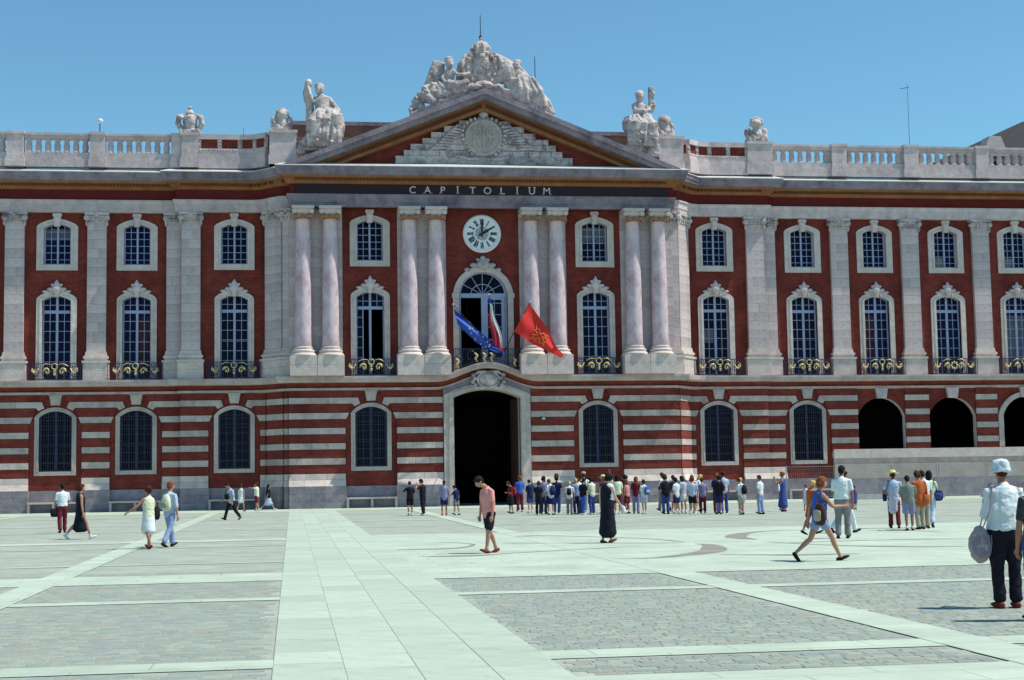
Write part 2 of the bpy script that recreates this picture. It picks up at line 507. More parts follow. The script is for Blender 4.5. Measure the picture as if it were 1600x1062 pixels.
def cob_geo(b, x, y, w, d, z, mi=0):
    e = 0.005; jt = [rc.uniform(-0.003, 0.003) for _ in range(8)]
    c = [(x+jt[0], y+jt[1]), (x+w+jt[2], y+jt[3]), (x+w+jt[4], y+d+jt[5]), (x+jt[6], y+d+jt[7])]
    ce = [(x+e+jt[0], y+e+jt[1]), (x+w-e+jt[2], y+e+jt[3]), (x+w-e+jt[4], y+d-e+jt[5]), (x+e+jt[6], y+d-e+jt[7])]
    b.add([(p[0], p[1], -0.0118) for p in c]+[(p[0], p[1], z) for p in ce],
          [(4, 5, 6, 7), (0, 1, 5, 4), (1, 2, 6, 5), (2, 3, 7, 6), (3, 0, 4, 7)], mi)
near = sorted(range(len(cob_field)), key=lambda i: (cob_field[i][0]+9)**2*0.02+(cob_field[i][1]+90.9)**2)[:296]
nearset = set(near)
sample = []
for k in range(28):
    b = MB(); w = 0.13+0.005*k
    cob_geo(b, 0, 0, w, 0.122, 0.0)
    sample.append((w, b.mesh('cobblestone', 'cobble_%d' % (k % 7))))
cobroot = bpy.data.objects.new('cobbled_paving', None); COL.objects.link(cobroot); cobroot['kind'] = 'structure'
for i in near:
    x, y, w, d = cob_field[i]
    c = sorted(sample, key=lambda s: abs(s[0]-w))[:5]
    o = obj('cobblestone', rc.choice(c)[1], cobroot, (x, y, rc.uniform(-0.009, -0.0055)))
b = MB()
for i, (x, y, w, d) in enumerate(cob_field):
    if i in nearset: continue
    cob_geo(b, x, y, w, d, rc.uniform(-0.009, -0.0055), rc.choices(range(7), (5, 5, 4, 4, 3, 4, 2))[0])
o = put('cobblestones', b, ['cobble_%d' % i for i in range(7)], cobroot); o['kind'] = 'stuff'

# ------------------------------------------------------------------ city hall
HALL = empty('city_hall', (0, 0, 0), 'long red brick and pale stone city hall with pink marble columns and a pediment', 'building')
YC, YB, YW = 0.0, 1.75, 2.2          # planes of the centre block, of the bays beside it, of the wings
AZ0, AZ1 = 17.82, 18.56

def arch(uc, hw, zs, rise, n=12):
    """points of a segmental/semicircular head from left spring to right spring"""
    if rise <= 0: return [(uc-hw, zs), (uc+hw, zs)]
    R = (hw*hw+rise*rise)/(2*rise)
    if R >= hw and rise <= hw:
        a = math.asin(min(1, hw/R))
        return [(uc+R*sin(-a+2*a*i/n), zs+rise-R+R*cos(-a+2*a*i/n)) for i in range(n+1)]
    return [(uc-hw*cos(pi*i/n), zs+rise*sin(pi*i/n)) for i in range(n+1)]

def wall(name, y, x0, x1, z0, z1, openings, m, reveal=0.45, rm=None):
    """vertical wall sheet with arched openings and reveals; openings: (centre, half width, bottom, spring, rise)"""
    b = MB(); x = x0
    def q(a, c, zb, zt): 
        b.add([(a, y, zb), (c, y, zb), (c, y, zt), (a, y, zt)], [(0, 1, 2, 3)])
    for (uc, hw, zb, zs, ri) in sorted(openings):
        q(x, uc-hw, z0, z1)
        if zb > z0: q(uc-hw, uc+hw, z0, zb)
        A = arch(uc, hw, zs, ri)
        for (xa, za), (xb, zb2) in zip(A[:-1], A[1:]):
            b.add([(xa, y, za), (xb, y, zb2), (xb, y, z1), (xa, y, z1)], [(0, 1, 2, 3)])
        pth = [(uc-hw, zb)]+A+[(uc+hw, zb), (uc-hw, zb)]
        for (xa, za), (xb, zb2) in zip(pth[:-1], pth[1:]):
            b.add([(xa, y, za), (xb, y, zb2), (xb, y+reveal, zb2), (xa, y+reveal, za)], [(3, 2, 1, 0)], 1)
        x = uc+hw
    q(x, x1, z0, z1)
    return put(name, b, [m, rm or m], HALL)

# ---- windows: prototypes at the origin (x centre 0, wall plane y 0), copied along the front
def ring(b, uc, hw, zb, zs, ri, w, y0, y1, bottom=True, n=12, mi=0):
    A = arch(uc, hw, zs, ri, n)
    Ao = arch(uc, hw+w, zs, ri+w*0.9 if ri > 0 else 0, n)
    if ri <= 0: Ao = [(uc-hw-w, zs+w), (uc+hw+w, zs+w)]
    inner = [(uc-hw, zb)]+A+[(uc+hw, zb)]
    outer = [(uc-hw-w, zb)]+Ao+[(uc+hw+w, zb)]
    b.ribbon(inner, outer, y0, y1, mi)
    if bottom: b.box(uc-hw-w, uc+hw+w, y0, y1, zb-w*0.9, zb, mi)

def glass_fill(b, hw, zb, zs, ri, y):
    A = arch(0, hw, zs, ri)
    for (xa, za), (xb, zb2) in zip(A[:-1], A[1:]):
        b.add([(xa, y, zb), (xb, y, zb), (xb, y, zb2), (xa, y, za)], [(0, 1, 2, 3)])

def zarch(x, hw, zs, ri):
    if ri <= 0: return zs
    R = (hw*hw+ri*ri)/(2*ri)
    return zs+ri-R+sqrt(max(R*R-x*x, 0))

def make_window(kind, open_leaf=False, blind=False):
    if kind == 'upper': hw, zb, zs, ri = 0.80, 14.68, 16.90, 0.24
    elif kind == 'main': hw, zb, zs, ri = 0.85, 7.80, 12.52, 0.28
    else: hw, zb, zs, ri = 0.94, 2.42, 5.62, 0.36
    d = 0.27
    tm = 'timber_blue' if kind != 'ground' else 'timber_dark'
    b = MB()
    ring(b, 0, hw-0.09, zb+0.09, zs, ri-0.03, 0.10, d-0.05, d+0.05)
    fw = 0.055 if kind == 'upper' else 0.07
    top0 = zarch(0, hw-0.09, zs, ri)-0.0
    b.box(-fw, fw, d-0.075, d+0.045, zb+0.0, top0)
    tr = None
    if kind == 'main':
        tr = 11.86
        b.box(-hw+0.08, hw-0.08, d-0.085, d+0.046, tr-0.09, tr+0.09)
    mw = 0.017 if kind != 'ground' else 0.012
    hb = hw-0.09
    for sx in (-1, 1):
        for xx in ((fw+hb)/2,):
            x = sx*xx
            if open_leaf:
                b.box(x-mw, x+mw, d-0.02, d+0.043, tr, zarch(x, hb, zs, ri)); 
            else:
                b.box(x-mw, x+mw, d-0.02, d+0.043, zb+0.09, zarch(x, hb, zs, ri))
    if kind == 'upper': levels = [15.02+0.42*i for i in range(5)]
    elif kind == 'main': levels = [8.35+0.59*i for i in range(6)]+[12.28]
    else: levels = [2.95+0.54*i for i in range(6)]
    for z in levels:
        x1 = hb
        while zarch(x1, hb, zs, ri) < z+0.02 and x1 > 0.2: x1 -= 0.03
        if open_leaf and z < 11.7:
            continue
        b.box(-x1, x1, d-0.019, d+0.042, z-mw, z+mw)
    if open_leaf:
        # left leaf closed, right leaf folded back into the room
        b.box(-hw+0.08, -0.42, d-0.03, d+0.035, zb, zb+0.1)
        for z in levels[:-1]: b.box(-hw+0.08, -0.45, d-0.019, d+0.042, z-mw, z+mw)
        b.box(-0.46, -0.40, d-0.06, d+0.04, zb, tr)
    w = obj('window', b.mesh('window', tm), HALL)
    gb = MB(); 
    if open_leaf:
        A = arch(0, hw-0.05, zs, ri)
        for (xa, za), (xb, zb2) in zip(A[:-1], A[1:]):
            gb.add([(xa, d+0.02, tr), (xb, d+0.02, tr), (xb, d+0.02, zb2), (xa, d+0.02, za)], [(0, 1, 2, 3)])
        gb.add([(-hw+0.05, d+0.02, zb), (-0.42, d+0.02, zb), (-0.42, d+0.02, tr), (-hw+0.05, d+0.02, tr)], [(0, 1, 2, 3)])
    else:
        glass_fill(gb, hw-0.04, zb, zs, ri-0.01, d+0.02)
    obj('pane', gb.mesh('pane', 'glass' if kind != 'ground' else 'glass_dark'), w)
    if blind:
        bb = MB(); bb.add([(-0.7, d+0.005, 14.78), (0.0, d+0.005, 14.78), (0.0, d+0.005, 15.35), (-0.7, d+0.005, 15.35)], [(0, 1, 2, 3)])
        obj('blind', bb.mesh('blind', 'grey'), w)
    # stone surround
    s = MB()
    if kind == 'upper':
        sw = 0.38
        A = arch(0, hw, zs, ri, 12)
        out = [(-1.2, zb), (-1.2, 16.72), (-1.2, 16.98), (-1.08, 17.12), (-0.85, 17.24), (-0.6, 17.34), (-0.32, 17.42), (0, 17.45), (0.32, 17.42), (0.6, 17.34), (0.85, 17.24), (1.08, 17.12), (1.2, 16.98), (1.2, 16.72), (1.2, zb)]
        inner = [(-hw, zb)]+A+[(hw, zb)]
        s.ribbon(inner, out, -0.09, 0.27)
        s.box(-1.2, 1.2, -0.10, 0.27, zb-0.34, zb)
        s.ribbon([(x*0.985, z-0.012) for x, z in inner], [(x*1.16, z+0.05) for x, z in inner], -0.125, -0.02)
    elif kind == 'main':
        A = arch(0, hw, zs, ri, 12)
        out = [(-1.17, zb), (-1.17, 12.40), (-1.17, 12.58), (-1.12, 12.70), (-0.92, 12.86), (-0.65, 12.98), (-0.35, 13.10), (0, 13.16), (0.35, 13.10), (0.65, 12.98), (0.92, 12.86), (1.12, 12.70), (1.17, 12.58), (1.17, 12.40), (1.17, zb)]
        inner = [(-hw, zb)]+A+[(hw, zb)]
        s.ribbon(inner, out, -0.11, 0.27)
        s.ribbon([(x*0.985, z-0.012) for x, z in inner], [(x*1.15, z+0.05) for x, z in inner], -0.145, -0.02)
    else:
        ring(s, 0, hw, zb, zs, ri, 0.26, -0.08, 0.27)
        ring(s, 0, hw+0.02, zb, zs, ri+0.01, 0.10, -0.10, -0.03, bottom=False)
    obj('surround', s.mesh('surround', 'stone_pale' if kind != 'ground' else 'stone_band'), w)
    k = MB()
    if kind == 'upper':
        k.prism([(-0.17, 16.98), (0.17, 16.98), (0.22, 17.78), (-0.22, 17.78)], -0.24, -0.02)
        k.box(-0.26, 0.26, -0.27, -0.02, 17.60, 17.72)
        k.prism([(-0.12, 17.05), (0.12, 17.05), (0.15, 17.55), (-0.15, 17.55)], -0.28, -0.2)
        obj('keystone', k.mesh('keystone', 'stone_pale'), w)
    elif kind == 'main':
        k.ball((0, -0.12, 13.22), (0.30, 0.15, 0.27), 10)
        k.ball((0, -0.13, 13.52), (0.17, 0.12, 0.16), 8)
        k.ball((0, -0.11, 13.68), (0.08, 0.07, 0.09), 8)
        for sx in (-1, 1):
            k.ball((sx*0.38, -0.12, 13.20), (0.20, 0.11, 0.12), 8)
            k.ball((sx*0.66, -0.11, 13.06), (0.20, 0.09, 0.09), 8)
            k.ball((sx*0.24, -0.12, 13.45), (0.12, 0.09, 0.10), 8)
            k.tube([(sx*0.2, -0.13, 13.0), (sx*0.3, -0.15, 12.86), (sx*0.16, -0.16, 12.80)], [0.05, 0.06, 0.04], 6)
        k.prism([(-0.13, 12.72), (0.13, 12.72), (0.2, 13.2), (-0.2, 13.2)], -0.2, -0.02)
        obj('crest', k.mesh('crest', 'stone', True), w)
    else:
        k.prism([(-0.25, 6.33), (0.25, 6.33), (0.37, 6.96), (-0.37, 6.96)], -0.20, 0.0)
        k.prism([(-0.15, 6.45), (0.15, 6.45), (0.24, 6.84), (-0.24, 6.84)], -0.235, -0.15)
        obj('keystone', k.mesh('keystone', 'stone_band'), w)
        gr = MB()
        for i in range(-6, 7):
            x = i*0.135
            gr.box(x-0.012, x+0.012, 0.03, 0.055, zb, zarch(x, hw, zs, ri)-0.01)
        for z in (2.9, 3.9, 4.9, 5.45): gr.box(-hw, hw, 0.02, 0.06, z-0.018, z+0.018)
        obj('grille', gr.mesh('grille', 'iron'), w)
    return w

WX_C = [-6.90, 6.86]
WX_B = [-14.98, 14.93]
WX_W = [-30.15, -25.42, -20.76, 20.88, 25.72, 30.57, 35.35]
protos = {}
def window(kind, x, y, **kw):
    key = (kind, tuple(sorted(kw)))
    if key not in protos:
        protos[key] = make_window(kind, **kw); protos[key].location = (x, y, 0); return protos[key]
    return copy_tree(protos[key], HALL, (x, y, 0))
for X in WX_C: window('upper', X, YC)
for X in WX_B: window('upper', X, YB)
for X in WX_W:
    if X in (30.57, 35.35): window('upper', X, YW, blind=True)
    else: window('upper', X, YW)
window('main', WX_C[0], YC, open_leaf=True); window('main', WX_C[1], YC)
for X in WX_B: window('main', X, YB)
for X in WX_W: window('main', X, YW)
for X in WX_C: window('ground', X, YC)
for X in WX_B: window('ground', X, YB)
for X in WX_W[:4]: window('ground', X, YW)

cn = {}
def curtain_reflection(X, y, z0, z1, side, m):  # thin panels on the panes: some paint a reflection, the rest are curtains
    if side == 'r': xa, xb = 0.09, 0.72
    elif side == 'l': xa, xb = -0.72, -0.09
    else: xa, xb = -0.72, 0.72
    w = [o for o in HALL.children if o.name.startswith('window') and abs(o.location.x-X) < 0.05 and (o.bound_box[6][2] > 14.5) == (z1 > 14)][0]
    b = MB(); n = 12
    for i in range(n):
        a, c = xa+(xb-xa)*i/n, xa+(xb-xa)*(i+1)/n
        ya, yc = 0.284+0.004*sin(i*1.7), 0.284+0.004*sin((i+1)*1.7)
        b.add([(a, ya, z0), (c, yc, z0), (c, yc, z1-0.02*(i % 3)), (a, ya, z1)], [(0, 1, 2, 3)])
    put('curtain_reflection', b, m, w)
mat('curtain_reflection_pale', (0.10, 0.10, 0.13), 0.9, 0.3, 3.0); mat('curtain_reflection_red', (0.055, 0.018, 0.026), 0.9, 0.4, 2.0)
curtain_reflection(-20.76, 2.2, 8.4, 11.6, 'r', 'curtain_reflection_red'); curtain_reflection(14.93, 1.75, 9.9, 10.7, 'l', 'curtain_reflection_pale')  # these two put reflections on the glass into colour
curtain_reflection(25.72, 2.2, 9.0, 11.6, 'l', 'curtain_reflection_red'); curtain_reflection(-25.42, 2.2, 16.2, 16.9, 'b', 'curtain_reflection_pale'); curtain_reflection(35.35, 2.2, 8.4, 11.6, 'b', 'curtain_reflection_pale'); curtain_reflection(6.86, 0, 15.9, 16.85, 'b', 'curtain_reflection_pale')

# ---- walls
UP = lambda X: (X, 0.80, 14.68, 16.90, 0.24)
MN = lambda X: (X, 0.85, 7.80, 12.52, 0.28)
GR = lambda X: (X, 0.94, 2.42, 5.62, 0.36)
ZU = 13.9
def storeys(tagn, y, x0, x1, xs, gopen):
    wall('wall', y, x0, x1, ZU, 17.9, [UP(X) for X in xs], 'brick', rm='stone_pale')
    wall('wall', y, x0, x1, 7.6, ZU, [MN(X) for X in xs], 'brick', rm='stone_pale')
    wall('wall', y, x0, x1, 0.0, 7.6, gopen, 'brick', rm='stone')
ARCH = lambda X: (X, 1.585, 3.08, 5.15, 1.20)
# centre
wall('wall', YC, -11.75, -2.4, ZU, 17.9, [UP(-6.90)], 'brick', rm='stone_pale')
wall('wall', YC, 2.4, 11.75, ZU, 17.9, [UP(6.86)], 'brick', rm='stone_pale')
wall('wall', YC, -11.75, -2.4, 7.6, ZU, [MN(-6.90)], 'brick', rm='stone_pale')
wall('wall', YC, 2.4, 11.75, 7.6, ZU, [MN(6.86)], 'brick', rm='stone_pale')
wall('wall', YC, -2.4, 2.4, 7.6, 17.9, [(-0.08, 1.50, 8.2, 12.55, 1.46)], 'brick', rm='stone_pale')
wall('wall', YC, -11.75, 11.75, 0.0, 7.6, [GR(-6.90), GR(6.86), (0.05, 2.02, 0.0, 6.45, 0.50)], 'brick', rm='stone', reveal=1.0)
storeys('b', YB, -18.15, -13.0, [WX_B[0]], [GR(WX_B[0])])
storeys('b', YB, 13.0, 18.15, [WX_B[1]], [GR(WX_B[1])])
storeys('w', YW, -46.0, -18.15, WX_W[:3], [GR(X) for X in WX_W[:3]])
storeys('w', YW, 18.15, 48.0, WX_W[3:], [GR(WX_W[3]), ARCH(25.80), ARCH(30.60), ARCH(35.6)])
# steps between the planes and the swept corners
st = MB()
for s in (-1, 1):
    a, bb = (s*18.15, YB), (s*18.15, YW)
    pl = [(s*11.75, 0), (s*11.78, 0.28), (s*12.1, 0.42), (s*12.75, 1.12), (s*13.1, YB)]
    for P, Q in [(a, bb)]+list(zip(pl[:-1], pl[1:])):
        st.add([(P[0], P[1], 0), (Q[0], Q[1], 0), (Q[0], Q[1], 17.9), (P[0], P[1], 17.9)], [(0, 1, 2, 3)])
put('corner_wall', st, 'brick', HALL)

# interiors: rooms behind the openings, their gloom put into a near-black colour (shell of the building)
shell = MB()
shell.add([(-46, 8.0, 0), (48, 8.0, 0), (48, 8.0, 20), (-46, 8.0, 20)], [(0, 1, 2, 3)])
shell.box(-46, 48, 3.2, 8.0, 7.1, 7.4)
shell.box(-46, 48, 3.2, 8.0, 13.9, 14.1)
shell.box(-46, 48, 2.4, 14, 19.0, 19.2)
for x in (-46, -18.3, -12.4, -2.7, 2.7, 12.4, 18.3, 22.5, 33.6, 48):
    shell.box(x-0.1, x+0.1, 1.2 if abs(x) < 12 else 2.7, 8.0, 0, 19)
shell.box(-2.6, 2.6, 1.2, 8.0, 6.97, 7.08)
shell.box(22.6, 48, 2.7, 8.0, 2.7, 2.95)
put('interior', shell, 'room_shade', HALL)

# ---- ground floor piers: brick courses with stone bands
BZ = [(6.17, 6.52), (5.26, 5.62), (4.37, 4.73), (3.47, 3.83), (2.57, 2.94)]
ME = 1.53      # pier edge distance from a window centre
class Frame:
    def __init__(s, ox, oy, ang=0.0):
        s.M = Matrix.Translation((ox, oy, 0)) @ Matrix.Rotation(ang, 4, 'Z')
def course_poly(z0, z1, u0, u1, L, R, i=None):
    """outline of a band; L/R = 'w' when that end meets a window bay"""
    def end(side):
        # returns points from bottom to top at a window end, distances measured beyond the pier edge
        if i == 'S1': return [(0.40, z0), (0.56, z0-0.16), (0.88, z0+0.0), (0.75, z1)]
        if i == 'S2': return [(0.06, z0), (0.22, z1)]
        if i == 'B1': return [(0.22, z0), (0.40, z1)]
        return [(0.0, z0), (0.0, z1)]
    right = [(u1+d, z) for d, z in (end(1) if R == 'w' else [(0, z0), (0, z1)])]
    left = [(u0-d, z) for d, z in (end(1) if L == 'w' else [(0, z0), (0, z1)])][::-1]
    return right+left
rb = random.Random(5)
def pier(fr, u0, u1, L, R, bottom=0.0, cut=True, zmin=1.66):
    """bands between u0 and u1 on the frame's plane"""
    g_ = 0.022
    b = MB().box(u0, u1, -0.02, 0.03, max(zmin, 1.7), 6.9); b.xf(fr.M)
    p = put('pier', b, 'brick', HALL)
    zs = [(2.05, 2.57, None), (2.94, 3.47, None), (3.83, 4.37, None), (4.73, 5.26, None), (5.62, 6.17, 'B1')]
    for z0, z1, nm in zs:
        if z1 <= zmin: continue
        b = MB().prism(course_poly(z0+g_, z1-g_, u0, u1, L, R, nm), -0.10, 0.02)
        b.xf(fr.M); put('brick_course', b, 'brick', p)
    b = MB().prism([(u0-(0.80 if L == 'w' else 0), 6.55), (u1+(0.80 if R == 'w' else 0), 6.55), (u1+(1.02 if R == 'w' else 0), 6.95), (u0-(1.02 if L == 'w' else 0), 6.95)], -0.10, 0.02)
    b.xf(fr.M); put('brick_course', b, 'brick', p)
    def blocks(z0, z1, nm, v, m, a, c, Lm, Rm, batter=0.0):
        if z1 <= zmin and nm != 'P': return
        n = max(1, round((c-a)/rb.uniform(0.95, 1.5))) if c-a > 1.3 else 1
        cuts = [a]+sorted(a+(c-a)*(j+rb.uniform(-0.2, 0.2))/n for j in range(1, n))+[c]
        for j in range(n):
            q = MB()
            q.prism(course_poly(z0, z1, cuts[j]+(0.006 if j else 0), cuts[j+1]-(0.006 if j < n-1 else 0), Lm if j == 0 else '', Rm if j == n-1 else '', nm), -v, 0.03)
            if batter:
                q.v = [(x, y+(batter if (z > (z0+z1)/2 and y < 0) else 0), z) for x, y, z in q.v]
            q.xf(fr.M)
            put('stone_block', q, m, p)
    blocks(*BZ[0], 'S1', 0.13, 'stone_band', u0, u1, L, R)
    blocks(*BZ[1], 'S2', 0.13, 'stone_band', u0, u1, L, R)
    for z0, z1 in BZ[2:]: blocks(z0, z1, None, 0.13, 'stone_band', u0, u1, L, R)
    if zmin < 2:
        blocks(1.68, 2.03, 'P', 0.17, 'stone_pale', u0, u1, L, R, 0.03)
        blocks(1.30, 1.67, 'P', 0.36, 'stone_pale', u0-0.01, u1+0.01, L, R, 0.18)
        e0, e1 = (0.06 if L == 'w' else 0), (0.06 if R == 'w' else 0)
        for z0, z1 in ((0.0, 0.42), (0.43, 0.86), (0.87, 1.29)):
            blocks(z0, z1, 'P', 0.37, 'stone_grey', u0-e0, u1+e1, L, R)
    return p
FC, FB, FW = Frame(0, YC), Frame(0, YB), Frame(0, YW)
pier(FC, -11.74, WX_C[0]-ME, '', 'w'); pier(FC, WX_C[0]+ME, -2.62, 'w', '')
pier(FC, 2.72, WX_C[1]-ME, '', 'w'); pier(FC, WX_C[1]+ME, 11.74, 'w', '')
pier(FB, WX_B[0]+ME, -13.12, 'w', ''); pier(FB, -18.14, WX_B[0]-ME, '', 'w')
pier(FB, 13.12, WX_B[1]-ME, '', 'w'); pier(FB, WX_B[1]+ME, 18.14, 'w', '')
pier(FW, WX_W[2]+ME, -18.16, 'w', ''); pier(FW, WX_W[1]+ME, WX_W[2]-ME, 'w', 'w'); pier(FW, WX_W[0]+ME, WX_W[1]-ME, 'w', 'w'); pier(FW, -46, WX_W[0]-ME, '', 'w')
pier(FW, 18.16, WX_W[3]-ME, '', 'w')
pier(FW, WX_W[3]+ME, 25.80-1.60, 'w', '', zmin=2.5)
pier(FW, 25.80+1.60, 30.60-1.60, '', '', zmin=3.2); pier(FW, 30.60+1.60, 35.6-1.95, '', '', zmin=3.2); pier(FW, 35.6+1.95, 48, '', '', zmin=3.2)
# angled corner faces
for s in (-1, 1):
    P, Q = Vector((s*12.02, 0.30, 0)), Vector((s*12.98, 1.50, 0))
    A, B = (P, Q) if s > 0 else (Q, P)
    fr = Frame(A.x, A.y, atan2(B.y-A.y, B.x-A.x))
    pier(fr, 0, (B-A).length, '', '')
    fr = Frame(0, 0.25)
    pier(fr, (11.76 if s > 0 else -12.02), (12.02 if s > 0 else -11.76), '', '')
# recessed base course and keystones over the arches
for X, y, w in [(WX_C[0], YC, 1.53), (WX_C[1], YC, 1.53), (WX_B[0], YB, 1.53), (WX_B[1], YB, 1.53), (WX_W[0], YW, 1.53), (WX_W[1], YW, 1.53), (WX_W[2], YW, 1.53), (WX_W[3], YW, 1.53)]:
    put('base_course', MB().box(X-w, X+w, y-0.08, y+0.02, 0, 1.29), 'stone_grey', HALL)
for X in (25.80, 30.60, 35.6):
    put('keystone', MB().prism([(X-0.3, 6.30), (X+0.3, 6.30), (X+0.4, 6.96), (X-0.4, 6.96)], YW-0.24, YW), 'stone', HALL)
q = MB(); ring(q, 35.6, 1.585, 3.12, 5.15, 1.20, 0.34, YW-0.16, YW+0.05, bottom=False, n=16)
put('arch_surround', q, 'stone_band', HALL)
# rendered parapet wall below the arches
rp = MB()
rp.box(22.45, 48, YW-0.30, YW, 2.50, 3.08)
put('parapet_wall', rp, 'stone_pale', HALL)
put('parapet_wall', MB().box(22.45, 48, YW-0.24, YW, 2.16, 2.495), 'stone_ledge', HALL)
for i in range(9):
    x0 = 22.45+i*2.85
    put('wall_panel', MB().box(x0+0.006, x0+2.844, YW-0.33, YW, 1.20, 2.15), 'render_plaster', HALL)
    put('wall_panel', MB().box(x0+0.006, x0+2.844, YW-0.40, YW, -0.3, 1.19), 'stone_grey', HALL)

# ---- swept mouldings along the plan of the front
def path_pts(cx, cy0, half=True, arch_dz=False):
    """plan of the front from left to right; cx, cy0: corner and depth of the centre block"""
    R = [(cx, cy0), (cx, 0.22) if cy0 < -0.1 else (cx, 0.24), (12.05, 0.32), (12.42, 0.72), (12.75, 1.12), (13.15, 1.52), (13.8, YB), (18.15, YB), (18.15, YW), (48, YW)]
    Lh = [(-x, y) for x, y in R][::-1]
    return Lh, R
def sweep(name, profile, Lh, R, m, dzs=None, part=True, smooth=False):
    mid = []
    if dzs:
        mid = [(x, Lh[-1][1]) for x, _ in dzs]
    pts = Lh+mid+R
    dz = [0]*len(Lh)+([d for _, d in dzs] if dzs else [])+[0]*len(R)
    n = len(pts); k = len(profile)
    vs = []
    for i, (x, y) in enumerate(pts):
        def nrm(a, b):
            d = Vector((b[0]-a[0], b[1]-a[1])); d.normalize(); return Vector((d.y, -d.x))
        n1 = nrm(pts[i-1], pts[i]) if i > 0 else None
        n2 = nrm(pts[i], pts[i+1]) if i < n-1 else None
        if n1 is None: nn = n2
        elif n2 is None: nn = n1
        else:
            s = n1+n2; nn = s/max(0.35, (1+n1.dot(n2)))
        for v, z in profile:
            vs.append((x+nn.x*v, y+nn.y*v, z+dz[i]))
    fs = []
    for i in range(n-1):
        for j in range(k-1):
            fs.append((i*k+j, (i+1)*k+j, (i+1)*k+j+1, i*k+j+1))
    b = MB(); b.add(vs, fs)
    return put(name, b, m, HALL)
def hood(x):
    t = min(1, abs(x-0.05)/3.15)
    return 0.80*(0.5+0.5*cos(pi*t))
dzs = [(-3.2+6.5*i/26, hood(-3.2+6.5*i/26)) for i in range(27)]
Ls, Rs = path_pts(11.75, 0.0)
sweep('string_course', [(0, 6.93), (0.16, 6.97), (0.16, 7.10), (0, 7.12)], Ls, Rs, 'stone_ledge', dzs)
sweep('cove', [(0.05, 7.10), (0.08, 7.2), (0.2, 7.34), (0.36, 7.40), (0.36, 7.42)], Ls, Rs, 'brick', dzs)
sweep('ledge', [(0.30, 7.39), (0.62, 7.41), (0.70, 7.50), (0.72, 7.66), (0.72, 7.77), (-0.25, 7.80)], Ls, Rs, 'stone_ledge', dzs)
# entablature
Le, Re = path_pts(11.38, -0.55)
APR = [(0.0, AZ0), (0.34, AZ0), (0.34, AZ0+0.22), (0.38, AZ0+0.24), (0.38, AZ0+0.5), (0.46, AZ0+0.66), (0.46, AZ1), (0.1, AZ1+0.01)]
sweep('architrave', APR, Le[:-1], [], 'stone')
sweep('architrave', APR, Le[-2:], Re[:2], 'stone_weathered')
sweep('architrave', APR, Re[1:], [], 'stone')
sweep('frieze', [(0.30, AZ1), (0.30, 19.22)], Le, Re, 'brick_frieze')
sweep('dentil_band', [(0.28, 19.17), (0.46, 19.19), (0.48, 19.30), (0.62, 19.34), (0.62, 19.50), (0.76, 19.54), (0.80, 19.64)], Le, Re, 'terracotta')
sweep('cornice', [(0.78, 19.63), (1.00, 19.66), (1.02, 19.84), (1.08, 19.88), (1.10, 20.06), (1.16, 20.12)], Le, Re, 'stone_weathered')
sweep('cornice_flashing', [(1.16, 20.12), (1.15, 20.17), (0.55, 20.40), (0.0, 20.44), (-3.0, 20.45)], Le, Re, 'zinc')
# dentils
den = MB()
def dentils(P, Q, z0, z1, v0, v1, dz=None):
    d = Vector((Q[0]-P[0], Q[1]-P[1])); L = d.length; d.normalize(); nn = Vector((d.y, -d.x))
    n = int(L/0.19)
    for i in range(n):
        c = Vector(P)+d*(0.19*(i+0.5))
        a, b2 = c-d*0.05, c+d*0.05
        vs = []
        for q in (a, b2):
            for v in (v0, v1):
                for z in (z0, z1): vs.append((q.x+nn.x*v, q.y+nn.y*v, z))
        den.add(vs, [(0, 2, 3, 1), (4, 5, 7, 6), (2, 6, 7, 3), (0, 1, 5, 4), (0, 4, 6, 2)])
allp = Le+Re
for P, Q in zip(allp[:-1], allp[1:]):
    if P[0] < -30 and Q[0] < -30: continue
    dentils(P, Q, 19.345, 19.47, 0.61, 0.69)
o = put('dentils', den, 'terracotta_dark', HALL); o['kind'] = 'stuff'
# dark tablet with the inscription
tab = put('inscription_panel', MB().box(-11.36, 11.36, -0.885, -0.8, AZ1+0.02, 19.15), 'porphyry', HALL)
word = 'CAPITOLIUM'; x0, x1 = -4.36, 3.80
for i, ch in enumerate(word):
    fc = bpy.data.curves.new('letter', 'FONT'); fc.body = ch; fc.size = 0.62; fc.extrude = 0.02; fc.offset = 0.006; fc.align_x = 'CENTER'; fc.resolution_u = 3
    fo = bpy.data.objects.new('tmp', fc); COL.objects.link(fo)
    bpy.context.view_layer.update()
    me = bpy.data.meshes.new_from_object(fo.evaluated_get(bpy.context.evaluated_depsgraph_get()))
    bpy.data.objects.remove(fo)
    # thicken strokes with small serifs
    me.transform(Matrix.Rotation(pi/2, 4, 'X'))
    b = MB(); b.add([tuple(v.co) for v in me.vertices], [tuple(p.vertices) for p in me.polygons])
    ser = {'C': [], 'A': [(-0.2, 0), (0.2, 0)], 'P': [(-0.12, 0)], 'I': [(0, 0), (0, 0.43)], 'T': [(0, 0)], 'O': [], 'L': [(-0.13, 0)], 'U': [(-0.16, 0.43), (0.16, 0.43)], 'M': [(-0.2, 0), (0.2, 0)]}[ch]
    for sx, sz in ser: b.box(sx-0.085, sx+0.085, -0.02, 0.02, sz, sz+0.035)
    bpy.data.meshes.remove(me)
    xx = x0+(x1-x0)*i/9
    put('letter', b, 'letter', tab, (xx, -0.905, AZ1+0.09))

